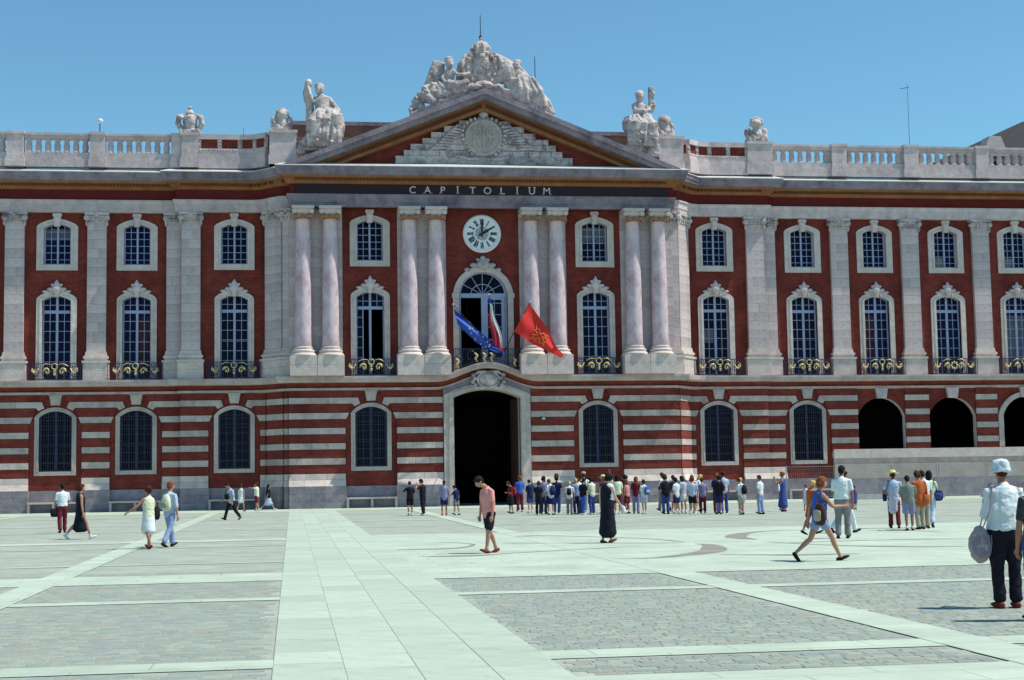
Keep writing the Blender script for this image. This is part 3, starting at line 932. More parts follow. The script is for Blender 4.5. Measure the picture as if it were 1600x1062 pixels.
# ---- pediment
AP = (0.0, 24.98)
XE = 12.15; ZE = 20.16
tymp = MB(); tymp.add([(-10.9, -0.5, 20.1), (10.9, -0.5, 20.1), (0, -0.5, 24.2)], [(0, 1, 2)])
put('tympanum', tymp, 'brick', HALL)
def rake(name, t0, t1, y0, y1, m):
    """sloping course from the eaves to the apex; t0..t1 = vertical distance below the top line"""
    b = MB()
    for s in (-1, 1):
        xe = XE
        e = lambda t: s*xe*(1-t/(AP[1]-ZE)*1.0)
        pts = [(e(t0), ZE), (0, AP[1]-t0), (0, AP[1]-t1), (e(t1), ZE)]
        b.prism(pts, y0, y1)
    return put(name, b, m, HALL)
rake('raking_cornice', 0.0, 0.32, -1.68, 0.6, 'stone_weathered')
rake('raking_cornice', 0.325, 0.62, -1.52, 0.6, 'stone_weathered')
rake('raking_dentil_band', 0.62, 1.22, -1.10, -0.3, 'terracotta')
den = MB()
for s in (-1, 1):
    for i in range(1, 50):
        t = i/50.0
        x = s*XE*(1-0.92/(AP[1]-ZE))*(1-t)*1.0; z = ZE+(AP[1]-0.92-ZE)*t
        den.box(x-0.065, x+0.065, -1.22, -1.09, z-0.11, z+0.10)
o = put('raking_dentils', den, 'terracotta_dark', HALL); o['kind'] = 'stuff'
rel = MB()
relief = put('pediment_relief', MB().box(-5.35, 5.45, -0.80, -0.45, 20.48, 20.95).box(-5.3, 5.4, -0.74, -0.45, 20.45, 20.5), 'stone_carved', HALL)
for (z0, z1, xa, xb) in [(20.96, 21.34, -4.85, 4.85), (21.35, 21.72, -4.45, 4.45), (21.73, 22.08, -3.72, 4.0), (22.09, 22.45, -3.2, 3.2), (22.46, 22.85, -2.4, 2.5), (22.86, 23.2, -1.5, 1.7)]:
    x = xa
    while x < xb-0.05:
        w = min(rb.uniform(0.65, 1.2), xb-x)
        put('stone_block', MB().box(x+0.012, x+w-0.012, -0.70-rb.uniform(0, 0.08), -0.45, z0+0.01, z1-0.01), 'stone_carved', relief)
        x += w
md = MB()
md.lathe(0, 0, [(1.12, -0.12), (1.15, 0.02), (1.08, 0.10), (0.98, 0.10), (0.95, 0.03), (0.0, 0.03)], 40)
# carved monogram: two opposed lobed strokes either side of a vertical staff
md.tube([(0, -0.75, 0.05), (0, 0.75, 0.05)], [0.07, 0.07], 6)
for s in (-1, 1):
    md.tube([(s*0.62, -0.55, 0.05), (s*0.62, 0.6, 0.05)], [0.08, 0.08], 6)
    md.tube([(s*0.6, 0.58, 0.05), (s*0.3, 0.55, 0.06), (s*0.18, 0.32, 0.06), (s*0.3, 0.08, 0.06), (s*0.6, 0.05, 0.05)], [0.075]*5, 6)
    md.tube([(s*0.45, 0.02, 0.05), (s*0.3, -0.3, 0.06), (s*0.16, -0.58, 0.05)], [0.08, 0.08, 0.06], 6)
    md.ball((s*0.38, 0.32, 0.05), (0.09, 0.09, 0.05), 8)
    for q in range(3): md.ball((s*0.4, -0.2-0.18*q, 0.05), (0.05, 0.05, 0.04), 6)
md.xf(Matrix.Translation((0.0, -0.85, 22.14)) @ Matrix.Rotation(pi/2, 4, 'X'))
med = put('medallion', md, 'stone_band', HALL, smooth=False)
wr = MB()
for i in range(30):
    a = 2*pi*i/30+0.1
    if -2.2 < a-2*pi < -0.95: continue
    rr = 1.27+0.10*sin(3*a)
    wr.ball((rr*cos(a), -0.8, 22.14+rr*sin(a)), (0.17, 0.14, 0.13), 6, rot=Matrix.Rotation(-a, 4, 'Y').to_quaternion())
for s in (-1, 1):
    for j in range(9):
        wr.tube([(s*(1.2+0.12*j), -0.78, 22.75-0.16*j), (s*(1.6+0.18*j), -0.85, 22.85-0.17*j), (s*(1.95+0.16*j), -0.78, 22.62-0.16*j)], [0.07, 0.11, 0.03], 6)
    wr.tube([(s*0.1, -0.8, 20.85), (s*0.8, -0.86, 20.78), (s*1.7, -0.82, 20.98), (s*2.1, -0.8, 20.8)], [0.06, 0.1, 0.09, 0.03], 6)
wr.ball((0, -0.85, 23.55), (0.32, 0.18, 0.24), 8)
put('wreath', wr, 'stone_carved', HALL, smooth=True)
# attic behind the pediment
for xa, xb, zt in ((-12.3, -4.9, 23.62), (4.9, 10.4, 23.25)):
    att = put('attic_wall', MB().box(xa, xb, 3.0, 9, 20.4, zt), 'attic_brown', HALL)
    put('attic_coping', MB().box(xa-0.1, xb+0.1, 2.9, 9, zt, zt+0.24), 'stone_weathered', att)
put('attic_coping', MB().box(-12.35, -4.9, 2.95, 3.0, 22.5, 22.62), 'stone_weathered', HALL)
put('roof', MB().prism([(-4.9, 20.4), (4.9, 20.4), (0, 24.6)], 0.7, 9), 'slate', HALL)
put('roof', MB().add([(30.5, 12, 22.0), (60, 12, 22.0), (60, 26, 22.0), (30.5, 26, 22.0), (45, 19, 28.6), (60, 19, 28.6)], [(0, 1, 5, 4), (0, 4, 3), (3, 4, 5, 2)]), 'slate', HALL)
rr_ = put('chimney', MB().prism([(38.9, 24.6), (40.9, 24.6), (40.35, 26.1), (39.45, 26.1)], 13.4, 14.6), 'stone_pale', HALL)

# ---- columns and pilasters
column = None
def make_column():
    b = MB()
    prof = [(0.50, 9.42), (0.515, 9.5), (0.50, 10.5), (0.49, 12.3), (0.47, 14.0), (0.44, 15.8), (0.415, 17.0), (0.44, 17.02), (0.44, 17.08), (0.40, 17.10)]
    b.lathe(0, -0.58, prof, 28)
    c = obj('column', b.mesh('column', 'marble_pink', True), HALL)
    p = MB()
    p.box(-0.79, 0.79, -1.30, 0.0, 7.78, 8.42); p.box(-0.785, 0.785, -1.29, 0.0, 8.43, 8.95)
    obj('pedestal', p.mesh('pedestal', 'stone_pale'), c)
    t = MB()
    t.lathe(0, -0.58, [(0.82, 8.95), (0.80, 9.02), (0.74, 9.10), (0.70, 9.13), (0.66, 9.14), (0.70, 9.18), (0.71, 9.25), (0.67, 9.31), (0.60, 9.33), (0.565, 9.37), (0.60, 9.42), (0.60, 9.46), (0.52, 9.50)], 28)
    obj('column_base', t.mesh('column_base', 'stone_pale', True), c)
    k = MB()
    k.box(-0.66, 0.66, -1.25, 0.05, 17.64, 17.82)
    k.box(-0.52, 0.52, -1.12, 0.0, 17.40, 17.64)
    for sx in (-1, 1):
        for yy in (-1.10, -0.10):
            k.tube([(sx*0.50, yy-0.10, 17.50), (sx*0.50, yy+0.14, 17.50)], [0.155, 0.155], 12)
            k.tube([(sx*0.50, yy-0.13, 17.50), (sx*0.50, yy-0.08, 17.50)], [0.07, 0.07], 8)
    k.lathe(0, -0.58, [(0.45, 17.08), (0.50, 17.12), (0.50, 17.2), (0.47, 17.3), (0.55, 17.42)], 20)
    obj('capital', k.mesh('capital', 'stone_pale'), c)
    gd = MB()
    for sx in (-1, 1):
        gd.tube([(sx*0.46, -1.12, 17.34), (sx*0.30, -1.12, 17.14), (0.0, -1.13, 17.24)], [0.06, 0.085, 0.06], 8)
        gd.tube([(sx*0.50, -1.10, 17.32), (sx*0.51, -1.06, 17.05), (sx*0.50, -1.0, 16.92)], [0.06, 0.08, 0.03], 8)
    gd.tube([(0, -1.13, 17.3), (0, -1.1, 17.02)], [0.07, 0.05], 8)
    gd.tube([(-0.5, -0.9, 17.05), (-0.2, -1.06, 17.08), (0.2, -1.06, 17.08), (0.5, -0.9, 17.05)], [0.05]*4, 8)
    obj('garland', gd.mesh('garland', 'garland_ochre', True), c)
    return c
mat('garland_ochre', (0.36, 0.17, 0.075), 0.6, 0.45, 7.0, 0.6, stain_shade=(0.10, 0.035, 0.03), stain_shade_amt=0.8, stain_shade_scale=5.0)
for X in (-10.88, -9.28, -4.57, -2.97, 2.80, 4.40, 9.13, 10.73):
    if column is None:
        column = make_column(); column.location = (X, 0, 0)
    else: copy_tree(column, HALL, (X, 0, 0))
# stone strip behind each pair, laid in blocks
blk_cache = {}
def blk(w, h, v, m, e=0.004):
    k = (round(w, 2), round(h, 2), v, m)
    if k not in blk_cache:
        b = MB(); c = 0.008
        b.add([(e, 0, e), (w-e, 0, e), (w-e, 0, h-e), (e, 0, h-e), (e, -v+c, e), (w-e, -v+c, e), (w-e, -v+c, h-e), (e, -v+c, h-e), (e+c, -v, e+c), (w-e-c, -v, e+c), (w-e-c, -v, h-e-c), (e+c, -v, h-e-c)],
              [(8, 9, 10, 11), (4, 5, 9, 8), (5, 6, 10, 9), (6, 7, 11, 10), (7, 4, 8, 11), (0, 1, 5, 4), (1, 2, 6, 5), (2, 3, 7, 6), (3, 0, 4, 7)])
        blk_cache[k] = b.mesh('stone_block', m)
    return blk_cache[k]
def ashlar(root, M, u0, u1, z0, z1, h, v, m, split=0.9):
    n = max(1, round((z1-z0)/h)); hh = (z1-z0)/n; W_ = u1-u0
    for i in range(n):
        if W_ > split:
            t = 0.35 if i % 2 else 0.62
            spans = [(u0, u0+W_*t), (u0+W_*t, u1)]
        else: spans = [(u0, u1)]
        if random.random() < 0.72: spans = [(u0, u1)]
        for a, c in spans:
            o = obj('stone_block', blk(c-a, hh, v, m), root)
            o.matrix_local = M @ Matrix.Translation((a, 0, z0+i*hh))
for xa, xb in ((-11.72, -8.55), (-5.25, -2.32), (2.15, 5.05), (8.45, 11.73)):
    core = put('column_backing', MB().box(xa, xb, -0.06, 0.1, 7.78, 17.85), 'stone', HALL)
    mid_ = {-11.72: -10.08, -5.25: -3.77, 2.15: 3.60, 8.45: 9.93}[xa]
    for a, c in ((xa, mid_-0.4), (mid_-0.4, mid_+0.4), (mid_+0.4, xb)):
        ashlar(core, Matrix.Identity(4), a, c, 8.96, 17.8, 0.60, 0.10, 'stone', 5)

def pilaster(x0, x1, y, ang=None, org=None, ped=True, vol=True, m='stone'):
    """flat pilaster with base, pedestal, capital; either on plane y or on a turned frame"""
    M = Matrix.Translation((0, y, 0)) if org is None else Matrix.Translation((org[0], org[1], 0)) @ Matrix.Rotation(ang, 4, 'Z')
    core = MB().box(x0+0.01, x1-0.01, -0.20, 0.02, 8.9, 17.85); core.xf(M)
    p = put('pilaster', core, m, HALL)
    ashlar(p, M, x0, x1, 9.50, 17.30, 0.56, 0.24, m, 0.8)
    b = MB()
    for z0, z1, e in ((8.95, 9.08, 0.10), (9.08, 9.22, 0.16), (9.22, 9.34, 0.08), (9.34, 9.50, 0.05)):
        b.box(x0-e, x1+e, -0.24-e, 0.02, z0, z1)
    b.xf(M); put('pilaster_base', b, 'stone_pale', p)
    if ped:
        b = MB().box(x0-0.20, x1+0.20, -0.44, 0.02, 7.78, 8.36).box(x0-0.195, x1+0.195, -0.43, 0.02, 8.37, 8.80)
        b.box(x0-0.24, x1+0.24, -0.48, 0.02, 8.81, 8.95)
        b.xf(M); put('pedestal', b, 'stone_pale', p)
    c = MB()
    c.box(x0-0.02, x1+0.02, -0.28, 0.02, 17.20, 17.30)
    c.box(x0, x1, -0.30, 0.02, 17.32, 17.64)
    c.box(x0-0.16, x1+0.16, -0.40, 0.02, 17.66, 17.83)
    ends = [x0-0.03, x1+0.03]
    for x in ends:
        c.tube([(x, -0.40, 17.48), (x, -0.14, 17.48)], [0.17, 0.17], 12)
        c.tube([(x, -0.45, 17.48), (x, -0.38, 17.48)], [0.075, 0.075], 8)
        c.tube([(x, -0.30, 17.30), (x, -0.28, 17.10), (x, -0.25, 17.0)], [0.08, 0.09, 0.03], 6)
    n = 5
    for i in range(n):
        t = (i+0.5)/n
        c.ball((x0+(x1-x0)*t, -0.33, 17.42+0.05*cos(t*2*pi)), (0.09, 0.07, 0.11), 6)
    c.ball(((x0+x1)/2, -0.38, 17.66), (0.12, 0.08, 0.12), 8)
    c.xf(M); put('capital', c, 'stone_carved', p)
    return p
for c, h in ((-27.86, 0.56), (-32.6, 0.56), (-23.10, 0.56), (23.30, 0.58), (28.08, 0.59), (32.93, 0.58), (37.75, 0.58)):
    pilaster(c-h, c+h, YW)
for s in (-1, 1):
    pilaster(*sorted((s*16.98, s*18.12)), YB); pilaster(*sorted((s*18.14, s*19.02)), YW)
    A, B = ((12.02, 0.30), (12.98, 1.50)) if s > 0 else ((-12.98, 1.50), (-12.02, 0.30))
    L = sqrt((B[0]-A[0])**2+(B[1]-A[1])**2)
    pilaster(0.0, L+0.02, 0, atan2(B[1]-A[1], B[0]-A[0]), A)
    pilaster(*sorted((s*11.72, s*12.10)), 0.20, ped=True)

# ---- clock
ck = empty('wall_clock', (-0.10, 0, 16.36), 'round white clock with roman numerals under the inscription, showing two', 'clock')
b = MB(); b.lathe(0, 0, [(1.16, -0.02), (1.17, 0.10), (1.10, 0.16), (1.02, 0.16), (0.98, 0.10)], 48); b.xf(Matrix.Rotation(pi/2, 4, 'X')); put('clock_surround', b, 'clock_white', ck)
b = MB(); b.lathe(0, 0, [(1.0, 0.02), (1.0, 0.085), (0.0, 0.085)], 48); b.xf(Matrix.Rotation(pi/2, 4, 'X')); put('clock_face', b, 'clock_white', ck)
b = MB(); b.lathe(0, 0, [(0.47, 0.07), (0.47, 0.098), (0.43, 0.10), (0.0, 0.10)], 32); b.xf(Matrix.Rotation(pi/2, 4, 'X')); put('clock_centre', b, 'white', ck)
ROM = ['XII', 'I', 'II', 'III', 'IIII', 'V', 'VI', 'VII', 'VIII', 'IX', 'X', 'XI']
for i, r in enumerate(ROM):
    b = MB(); wd = {'I': 0.062, 'V': 0.115, 'X': 0.115}
    tot = sum(wd[c] for c in r); x = -tot/2
    for c in r:
        w = wd[c]; xc = x+w/2
        def bar(xa, za, xb, zb2, t):
            b.tube([(xa, 0, za), (xb, 0, zb2)], [(t, 0.006)]*2, 4, flat=(1, 0, 0))
        if c == 'I': bar(xc, -0.2, xc, 0.2, 0.028)
        elif c == 'V': bar(xc-0.05, 0.2, xc, -0.2, 0.032); bar(xc+0.05, 0.2, xc, -0.2, 0.020)
        else: bar(xc-0.055, 0.2, xc+0.055, -0.2, 0.032); bar(xc+0.055, 0.2, xc-0.055, -0.2, 0.020)
        x += w
    a = -2*pi*i/12
    M = Matrix.Translation((0.71*sin(-a), -0.10, 0.71*cos(a))) @ Matrix.Rotation(-a, 4, 'Y')
    b.xf(M); put('numeral', b, 'black', ck)
for a, L, w in ((radians(60), 0.66, 0.065), (radians(1), 0.88, 0.05)):
    b = MB().prism([(-w, -0.2), (w, -0.2), (w*1.3, L*0.6), (0, L), (-w*1.3, L*0.6)], -0.135 if L > 0.8 else -0.125, -0.118 if L > 0.8 else -0.108)
    b.xf(Matrix.Rotation(a, 4, 'Y')); put('hand', b, 'black', ck)

# ---- central window above the door
b = MB(); hw, zs = 1.46, 12.62
ring(b, 0, hw-0.12, 8.3, zs, hw-0.13, 0.14, 0.20, 0.36, n=20)
b.box(-hw, hw, 0.17, 0.38, zs-0.14, zs+0.12)
b.box(-0.09, 0.09, 0.18, 0.35, 8.3, zs-0.1); 
b.box(0.08, 0.3, 0.2, 0.33, 8.3, zs-0.1)
b.box(1.15, 1.36, 0.2, 0.33, 8.3, zs-0.1)
for z in (9.2, 9.95, 10.7, 11.45, 12.15): b.box(0.28, 1.2, 0.24, 0.30, z-0.018, z+0.018)
b.box(0.70, 0.735, 0.24, 0.31, 8.3, zs-0.1); b.box(0.2, 1.3, 0.21, 0.32, 12.36, 12.5); b.box(0.2, 1.3, 0.21, 0.32, 8.3, 8.9)
for i in range(1, 6):
    a = pi*i/6
    b.tube([(0, 0.27, zs+0.05), (1.36*cos(a), 0.27, zs+1.36*sin(a))], [0.024, 0.024], 6)
pts = [(0.72*cos(pi*i/14), 0.27, zs+0.03+0.66*sin(pi*i/14)) for i in range(15)]
b.tube(pts, [0.028]*15, 6)
b.xf(Matrix.Translation((-0.08, 0, 0)))
w = put('window', b, 'timber_blue', HALL)
gl = MB(); A = arch(-0.08, hw-0.05, zs, hw-0.06, 20)
for (xa, za), (xb, zb2) in zip(A[:-1], A[1:]):
    gl.add([(xa, 0.31, zs), (xb, 0.31, zs), (xb, 0.31, zb2), (xa, 0.31, za)], [(0, 1, 2, 3)])
gl.add([(0.0, 0.31, 8.3), (hw-0.15, 0.31, 8.3), (hw-0.15, 0.31, zs), (0.0, 0.31, zs)], [(0, 1, 2, 3)])
put('pane', gl, 'glass', w)
s = MB()
A = arch(-0.08, 1.5, 12.55, 1.46, 20); Ao = arch(-0.08, 1.84, 12.55, 1.82, 20)
s.ribbon([(-1.58, 8.0)]+A+[(1.42, 8.0)], [(-1.92, 8.0)]+Ao+[(1.76, 8.0)], -0.14, 0.2)
for x in (-1.95, 1.44): s.box(x-0.03, x+0.38, -0.2, 0.0, 12.42, 12.72)
put('surround', s, 'stone_pale', w)
k = MB(); k.ball((-0.08, -0.15, 14.45), (0.42, 0.18, 0.34), 12); k.ball((-0.08, -0.16, 14.80), (0.2, 0.14, 0.2), 8)
for sx in (-1, 1):
    k.ball((-0.08+sx*0.55, -0.14, 14.42), (0.26, 0.13, 0.16), 8); k.ball((-0.08+sx*0.95, -0.13, 14.15), (0.2, 0.1, 0.14), 8)
    k.ball((-0.08+sx*0.3, -0.14, 14.75), (0.14, 0.1, 0.12), 8)
put('crest', k, 'stone_carved', w, smooth=True)
# ceiling lamp seen through the open leaf
lamp = empty('ceiling_lamp', (-0.85, 1.6, 10.6), 'white glass ceiling lamp inside the dark room behind the blue flag', 'lamp')
b = MB(); b.lathe(0, 0, [(0.02, 0.62), (0.12, 0.60), (0.42, 0.22), (0.44, 0.10), (0.40, 0.04), (0.1, 0.0)], 16); put('lamp_shade', b, 'white', lamp, smooth=True)
put('rod', MB().tube([(0, 0, 0.6), (0, 0, 3.2)], [0.02, 0.02], 6), 'iron', lamp)

# ---- doorway
b = MB()
A = arch(0.05, 2.02, 6.45, 0.50, 16); Ao = arch(0.05, 2.62, 6.62, 0.68, 16)
b.ribbon([(-1.97, 0)]+A+[(2.07, 0)], [(-2.58, 0)]+Ao+[(2.68, 0)], -0.26, 0.3)
b.ribbon([(-2.02, 0)]+[(x*1.02, z+0.04) for x, z in A]+[(2.12, 0)], [(-2.30, 0)]+[(x*1.14, z+0.22) for x, z in A]+[(2.40, 0)], -0.31, -0.2)
dr = put('doorway', b, 'stone_band', HALL)
b = MB()
for i in range(24):
    x = -2.6+5.3*i/24; x2 = x+5.3/24
    za = 6.62+0.68*cos((x-0.05)/2.62*pi/2) if abs(x-0.05) < 2.62 else 6.62
    zb_ = 6.62+0.68*cos((x2-0.05)/2.62*pi/2) if abs(x2-0.05) < 2.62 else 6.62
    b.add([(x, -0.16, za-0.3), (x2, -0.16, zb_-0.3), (x2, -0.16, 6.99+hood(x2)), (x, -0.16, 6.99+hood(x))], [(0, 1, 2, 3)])
put('hood_panel', b, 'stone_weathered', dr)
b = MB()
b.ball((0.12, -0.42, 7.52), (0.62, 0.16, 0.42), 14)
b.ribbon([(0.12+0.60*cos(t/16*2*pi), 7.52+0.42*sin(t/16*2*pi)) for t in range(17)], [(0.12+0.72*cos(t/16*2*pi), 7.52+0.53*sin(t/16*2*pi)) for t in range(17)], -0.52, -0.2)
for s_ in (-1, 1):
    for q in range(4):
        b.ball((0.12+s_*(0.8+0.12*(q % 2)), -0.40, 7.20+0.2*q), (0.15, 0.12, 0.13), 8)
    b.tube([(0.12+s_*0.2, -0.36, 7.06), (0.12+s_*0.7, -0.38, 7.02), (0.12+s_*1.1, -0.36, 7.2)], [0.1, 0.11, 0.05], 8)
    b.tube([(0.12+s_*0.15, -0.45, 8.0), (0.12+s_*0.6, -0.45, 7.98), (0.12+s_*0.85, -0.4, 7.8)], [0.09, 0.1, 0.05], 8)
put('cartouche', b, 'stone_carved', dr, smooth=True)
for sx, ang in ((-1, radians(78)), (1, radians(-78))):
    b = MB().box(0, 1.0, 0.0, 0.08, 0.03, 6.4)
    for z in (0.4, 2.3, 4.2): b.box(0.12, 0.88, -0.02, 0.1, z, z+1.6)
    b.xf(Matrix.Translation((0.05+sx*1.98, 0.9, 0)) @ Matrix.Rotation(ang if sx < 0 else pi-abs(ang), 4, 'Z'))
    put('door_leaf', b, 'brown', dr)

# ---- balcony railings
def make_railing(w=3.2, z0=7.80, z1=8.80, alt=False):
    b = MB()
    b.box(-w/2, w/2, -0.62, -0.58, z1-0.04, z1); b.box(-w/2, w/2, -0.62, -0.58, z0+0.02, z0+0.07)
    for i in range(int(w/0.11)+1):
        x = -w/2+0.11*i
        b.box(x-0.016, x+0.016, -0.61, -0.59, z0, z1)
    for s_ in (-1, 1):
        for c, r in ((0.45, 0.26), (1.15, 0.24)):
            pts = [(s_*(c*w/3.2)+r*cos(t*0.52), -0.60, z0+0.5+r*sin(t*0.52)*1.3) for t in range(13)]
            b.tube(pts, [0.022]*13, 5)
    r = obj('balcony_railing', b.mesh('balcony_railing', 'iron'), HALL)
    q = MB(); k = w/3.2
    zc = z0+0.45
    if not alt:
        q.tube([(0.17*cos(t*pi/6), -0.66, z1-0.20+0.17*sin(t*pi/6)) for t in range(13)], [0.035]*13, 6)
        q.ball((0, -0.66, zc-0.10), (0.09, 0.05, 0.13), 6); q.ball((0, -0.66, zc+0.08), (0.10, 0.05, 0.06), 6)
    else:
        for t in range(8): q.ball((0.2*cos(t*pi/4), -0.66, zc+0.1+0.2*sin(t*pi/4)), (0.09, 0.05, 0.09), 6)
    for s_ in (-1, 1):
        # leafy scroll near the centre
        q.tube([(s_*(0.48+0.17*cos(t*0.6))*k, -0.655, zc+0.06+0.18*sin(t*0.6)) for t in range(8)], [0.055, 0.06, 0.05, 0.06, 0.045, 0.055, 0.04, 0.03], 6)
        q.ball((s_*0.46*k, -0.66, zc+0.0), (0.07, 0.05, 0.10), 6); q.ball((s_*0.55*k, -0.66, zc+0.16), (0.09, 0.05, 0.07), 6)
        q.tube([(s_*0.22*k, -0.65, z1-0.08), (s_*0.5*k, -0.66, z1-0.04), (s_*0.78*k, -0.65, z1-0.18)], [0.02, 0.03, 0.03], 5)
        # outer leaf
        q.tube([(s_*0.92*k, -0.65, zc+0.24), (s_*1.0*k, -0.66, zc+0.03), (s_*1.14*k, -0.66, zc-0.02), (s_*1.3*k, -0.65, zc+0.10), (s_*1.27*k, -0.65, zc+0.24)], [0.03, 0.05, 0.085, 0.06, 0.045], 6)
        q.ball((s_*1.18*k, -0.66, zc+0.14), (0.08, 0.04, 0.05), 6)
    obj('gilt_ornament', q.mesh('gilt_ornament', 'gold', True), r)
    return r
rail = None
def railing(x, y, w=3.2, alt=False):
    global rail
    if w == 3.2 and not alt:
        if rail is None:
            rail = make_railing(); rail.location = (x, y, 0)
        else: copy_tree(rail, HALL, (x, y, 0))
    else:
        r = make_railing(w, alt=alt); r.location = (x, y, 0)
for X in WX_C: railing(X, YC)
for X in WX_B: railing(X, YB, 3.2)
for X in WX_W: railing(X, YW, 3.2, alt=(X == 30.57))
# bowed balcony above the door
b = MB(); gq = MB()
for i in range(45):
    x = -2.15+4.3*i/44; z0 = 7.80+hood(x)*1.0; 
    b.box(x-0.012, x+0.012, -0.64-0.0, -0.61, z0, 9.36)
for x0_ in [(-2.15+4.3*i/20, -2.15+4.3*(i+1)/20) for i in range(20)]:
    b.box(x0_[0], x0_[1], -0.65, -0.60, 9.33, 9.38); za = 7.86+hood(x0_[0]); b.box(x0_[0], x0_[1], -0.65, -0.60, za+0.05, za+0.1)
for c in (-1.7, -0.9, -0.1, 0.7, 1.55):
    z0 = 7.9+hood(c)
    b.tube([(c+0.26*cos(t*0.52), -0.63, z0+0.42+0.30*sin(t*0.52)) for t in range(13)], [0.02]*13, 5)
for c, r in ((-1.75, 0), (-0.62, 1), (-0.12, 1), (0.32, 1), (1.72, 0)):
    z0 = 8.0+hood(c)*0.7 if r == 0 else 8.55
    gq.tube([(c-0.10, -0.68, z0+0.55), (c+0.06, -0.69, z0+0.42), (c-0.06, -0.69, z0+0.22), (c+0.05, -0.68, z0+0.02)], [0.05, 0.08, 0.08, 0.03], 6)
    gq.ball((c, -0.69, z0+0.33), (0.11, 0.05, 0.09), 6)
r = put('balcony_railing', b, 'iron', HALL); put('gilt_ornament', gq, 'gold', r, smooth=True)

# ---- roof balustrades
YBAL = 1.55
bal_mesh = None
def baluster_mesh():
    b = MB()
    b.lathe(0, 0, [(0.20, 21.33), (0.20, 21.40), (0.145, 21.45), (0.18, 21.58), (0.19, 21.70), (0.165, 21.86), (0.13, 21.98), (0.16, 22.04), (0.22, 22.09), (0.22, 22.16)], 10)
    b.box(-0.17, 0.17, -0.17, 0.17, 21.30, 21.38); b.box(-0.185, 0.185, -0.17, 0.17, 22.08, 22.17)
    return b.mesh('baluster', 'stone', False)
bal_mesh = baluster_mesh()
def balustrade(x0, x1, n):
    b = MB()
    b.box(x0, x1, YBAL-0.28, YBAL+0.28, 20.45, 20.95); b.box(x0, x1, YBAL-0.24, YBAL+0.24, 20.95, 21.31)
    b.box(x0, x1, YBAL-0.22, YBAL+0.22, 22.16, 22.36); b.box(x0-0.0, x1+0.0, YBAL-0.28, YBAL+0.28, 22.36, 22.50)
    r = put('balustrade', b, 'stone', HALL)
    p = (x1-x0)/n
    for i in range(n):
        o = obj('baluster', bal_mesh, r, (x0+p*(i+0.5), YBAL, 0))
    # half balusters against the posts narrow the end slots
    return r
def post(x0, x1, y=None, z1=22.56, d=0.36, zb=20.45):
    y = YBAL if y is None else y
    b = MB().box(x0, x1, y-d, y+d, zb+0.7, z1-0.16).box(x0-0.08, x1+0.08, y-d-0.08, y+d+0.08, zb, zb+0.35)
    b.prism([(x0-0.08, zb+0.35), (x1+0.08, zb+0.35), (x1, zb+0.7), (x0, zb+0.7)], y-d-0.04, y+d)
    b.box(x0-0.05, x1+0.05, y-d-0.06, y+d+0.06, z1-0.16, z1)
    return put('balustrade_post', b, 'stone', HALL)
for x0, x1 in ((-38, -32.9), (-32.0, -28.28), (-27.28, -23.48), (-22.56, -18.72), (18.74, 22.72), (23.74, 27.58), (28.6, 32.48), (33.4, 37.4), (38.3, 42.3)):
    balustrade(x0, x1, 7)
for x0, x1 in ((-32.9, -32.0), (-28.26, -27.30), (-23.46, -22.58), (-18.70, -18.12), (22.74, 23.72), (27.6, 28.58), (32.5, 33.38), (37.42, 38.28)):
    post(x0, x1)
post(-18.08, -17.1, 1.25); post(17.05, 18.70, 1.25)
PZ = 22.48; PXR = {-1: (-12.84, -11.25), 1: (10.95, 12.5)}
for s in (-1, 1):
    pth = [(17.05, 1.15), (14.6, 1.15), (13.7, 0.95), (13.0, 0.35)]
    b = MB(); c = MB(); d = MB()
    for (xa, ya), (xb, yb) in zip(pth[:-1], pth[1:]):
        xa, xb = s*xa, s*xb
        L = sqrt((xb-xa)**2+(yb-ya)**2); an = atan2(yb-ya, xb-xa)
        if s > 0: (xa, ya), an = (xb, yb), an+pi
        M = Matrix.Translation((xa, ya, 0)) @ Matrix.Rotation(an, 4, 'Z')
        q = MB().box(-0.03, L+0.03, -0.22, 0.3, 20.40, 21.25).box(-0.03, L+0.03, -0.16, 0.3, 21.25, 21.62).box(-0.05, L+0.05, -0.2, 0.35, 22.18, 22.48); q.xf(M); b.add(q.v, q.f)
        q = MB().box(0, L, -0.06, 0.3, 21.62, 22.18); q.xf(M); c.add(q.v, q.f)
        q = MB()
        nn = max(1, int(L/0.9))
        for i in range(nn+1):
            x = min(L*i/nn, L)
            q.box(x-0.13, x+0.13, -0.12, 0.0, 21.6, 22.2)
            q.ball((x, -0.13, 21.9), (0.11, 0.05, 0.11), 6)
        for i in range(int(L/0.18)):
            q.ball((0.09+0.18*i, -0.16, 21.52+0.03*(i % 2)), (0.07, 0.05, 0.07), 5)
        q.xf(M); d.add(q.v, q.f)
    p = put('parapet', b, 'stone', HALL)
    put('brick_panel', c, 'brick', p); put('carved_frieze', d, 'stone_carved', p)
    x0, x1 = PXR[s]
    q = MB().box(x0, x1, -0.55, 0.7, 20.4, PZ-0.18).box(x0-0.08, x1+0.08, -0.63, 0.78, PZ-0.18, PZ).box(x0-0.06, x1+0.06, -0.61, 0.7, 20.4, 20.95)
    put('statue_plinth', q, 'stone', HALL)

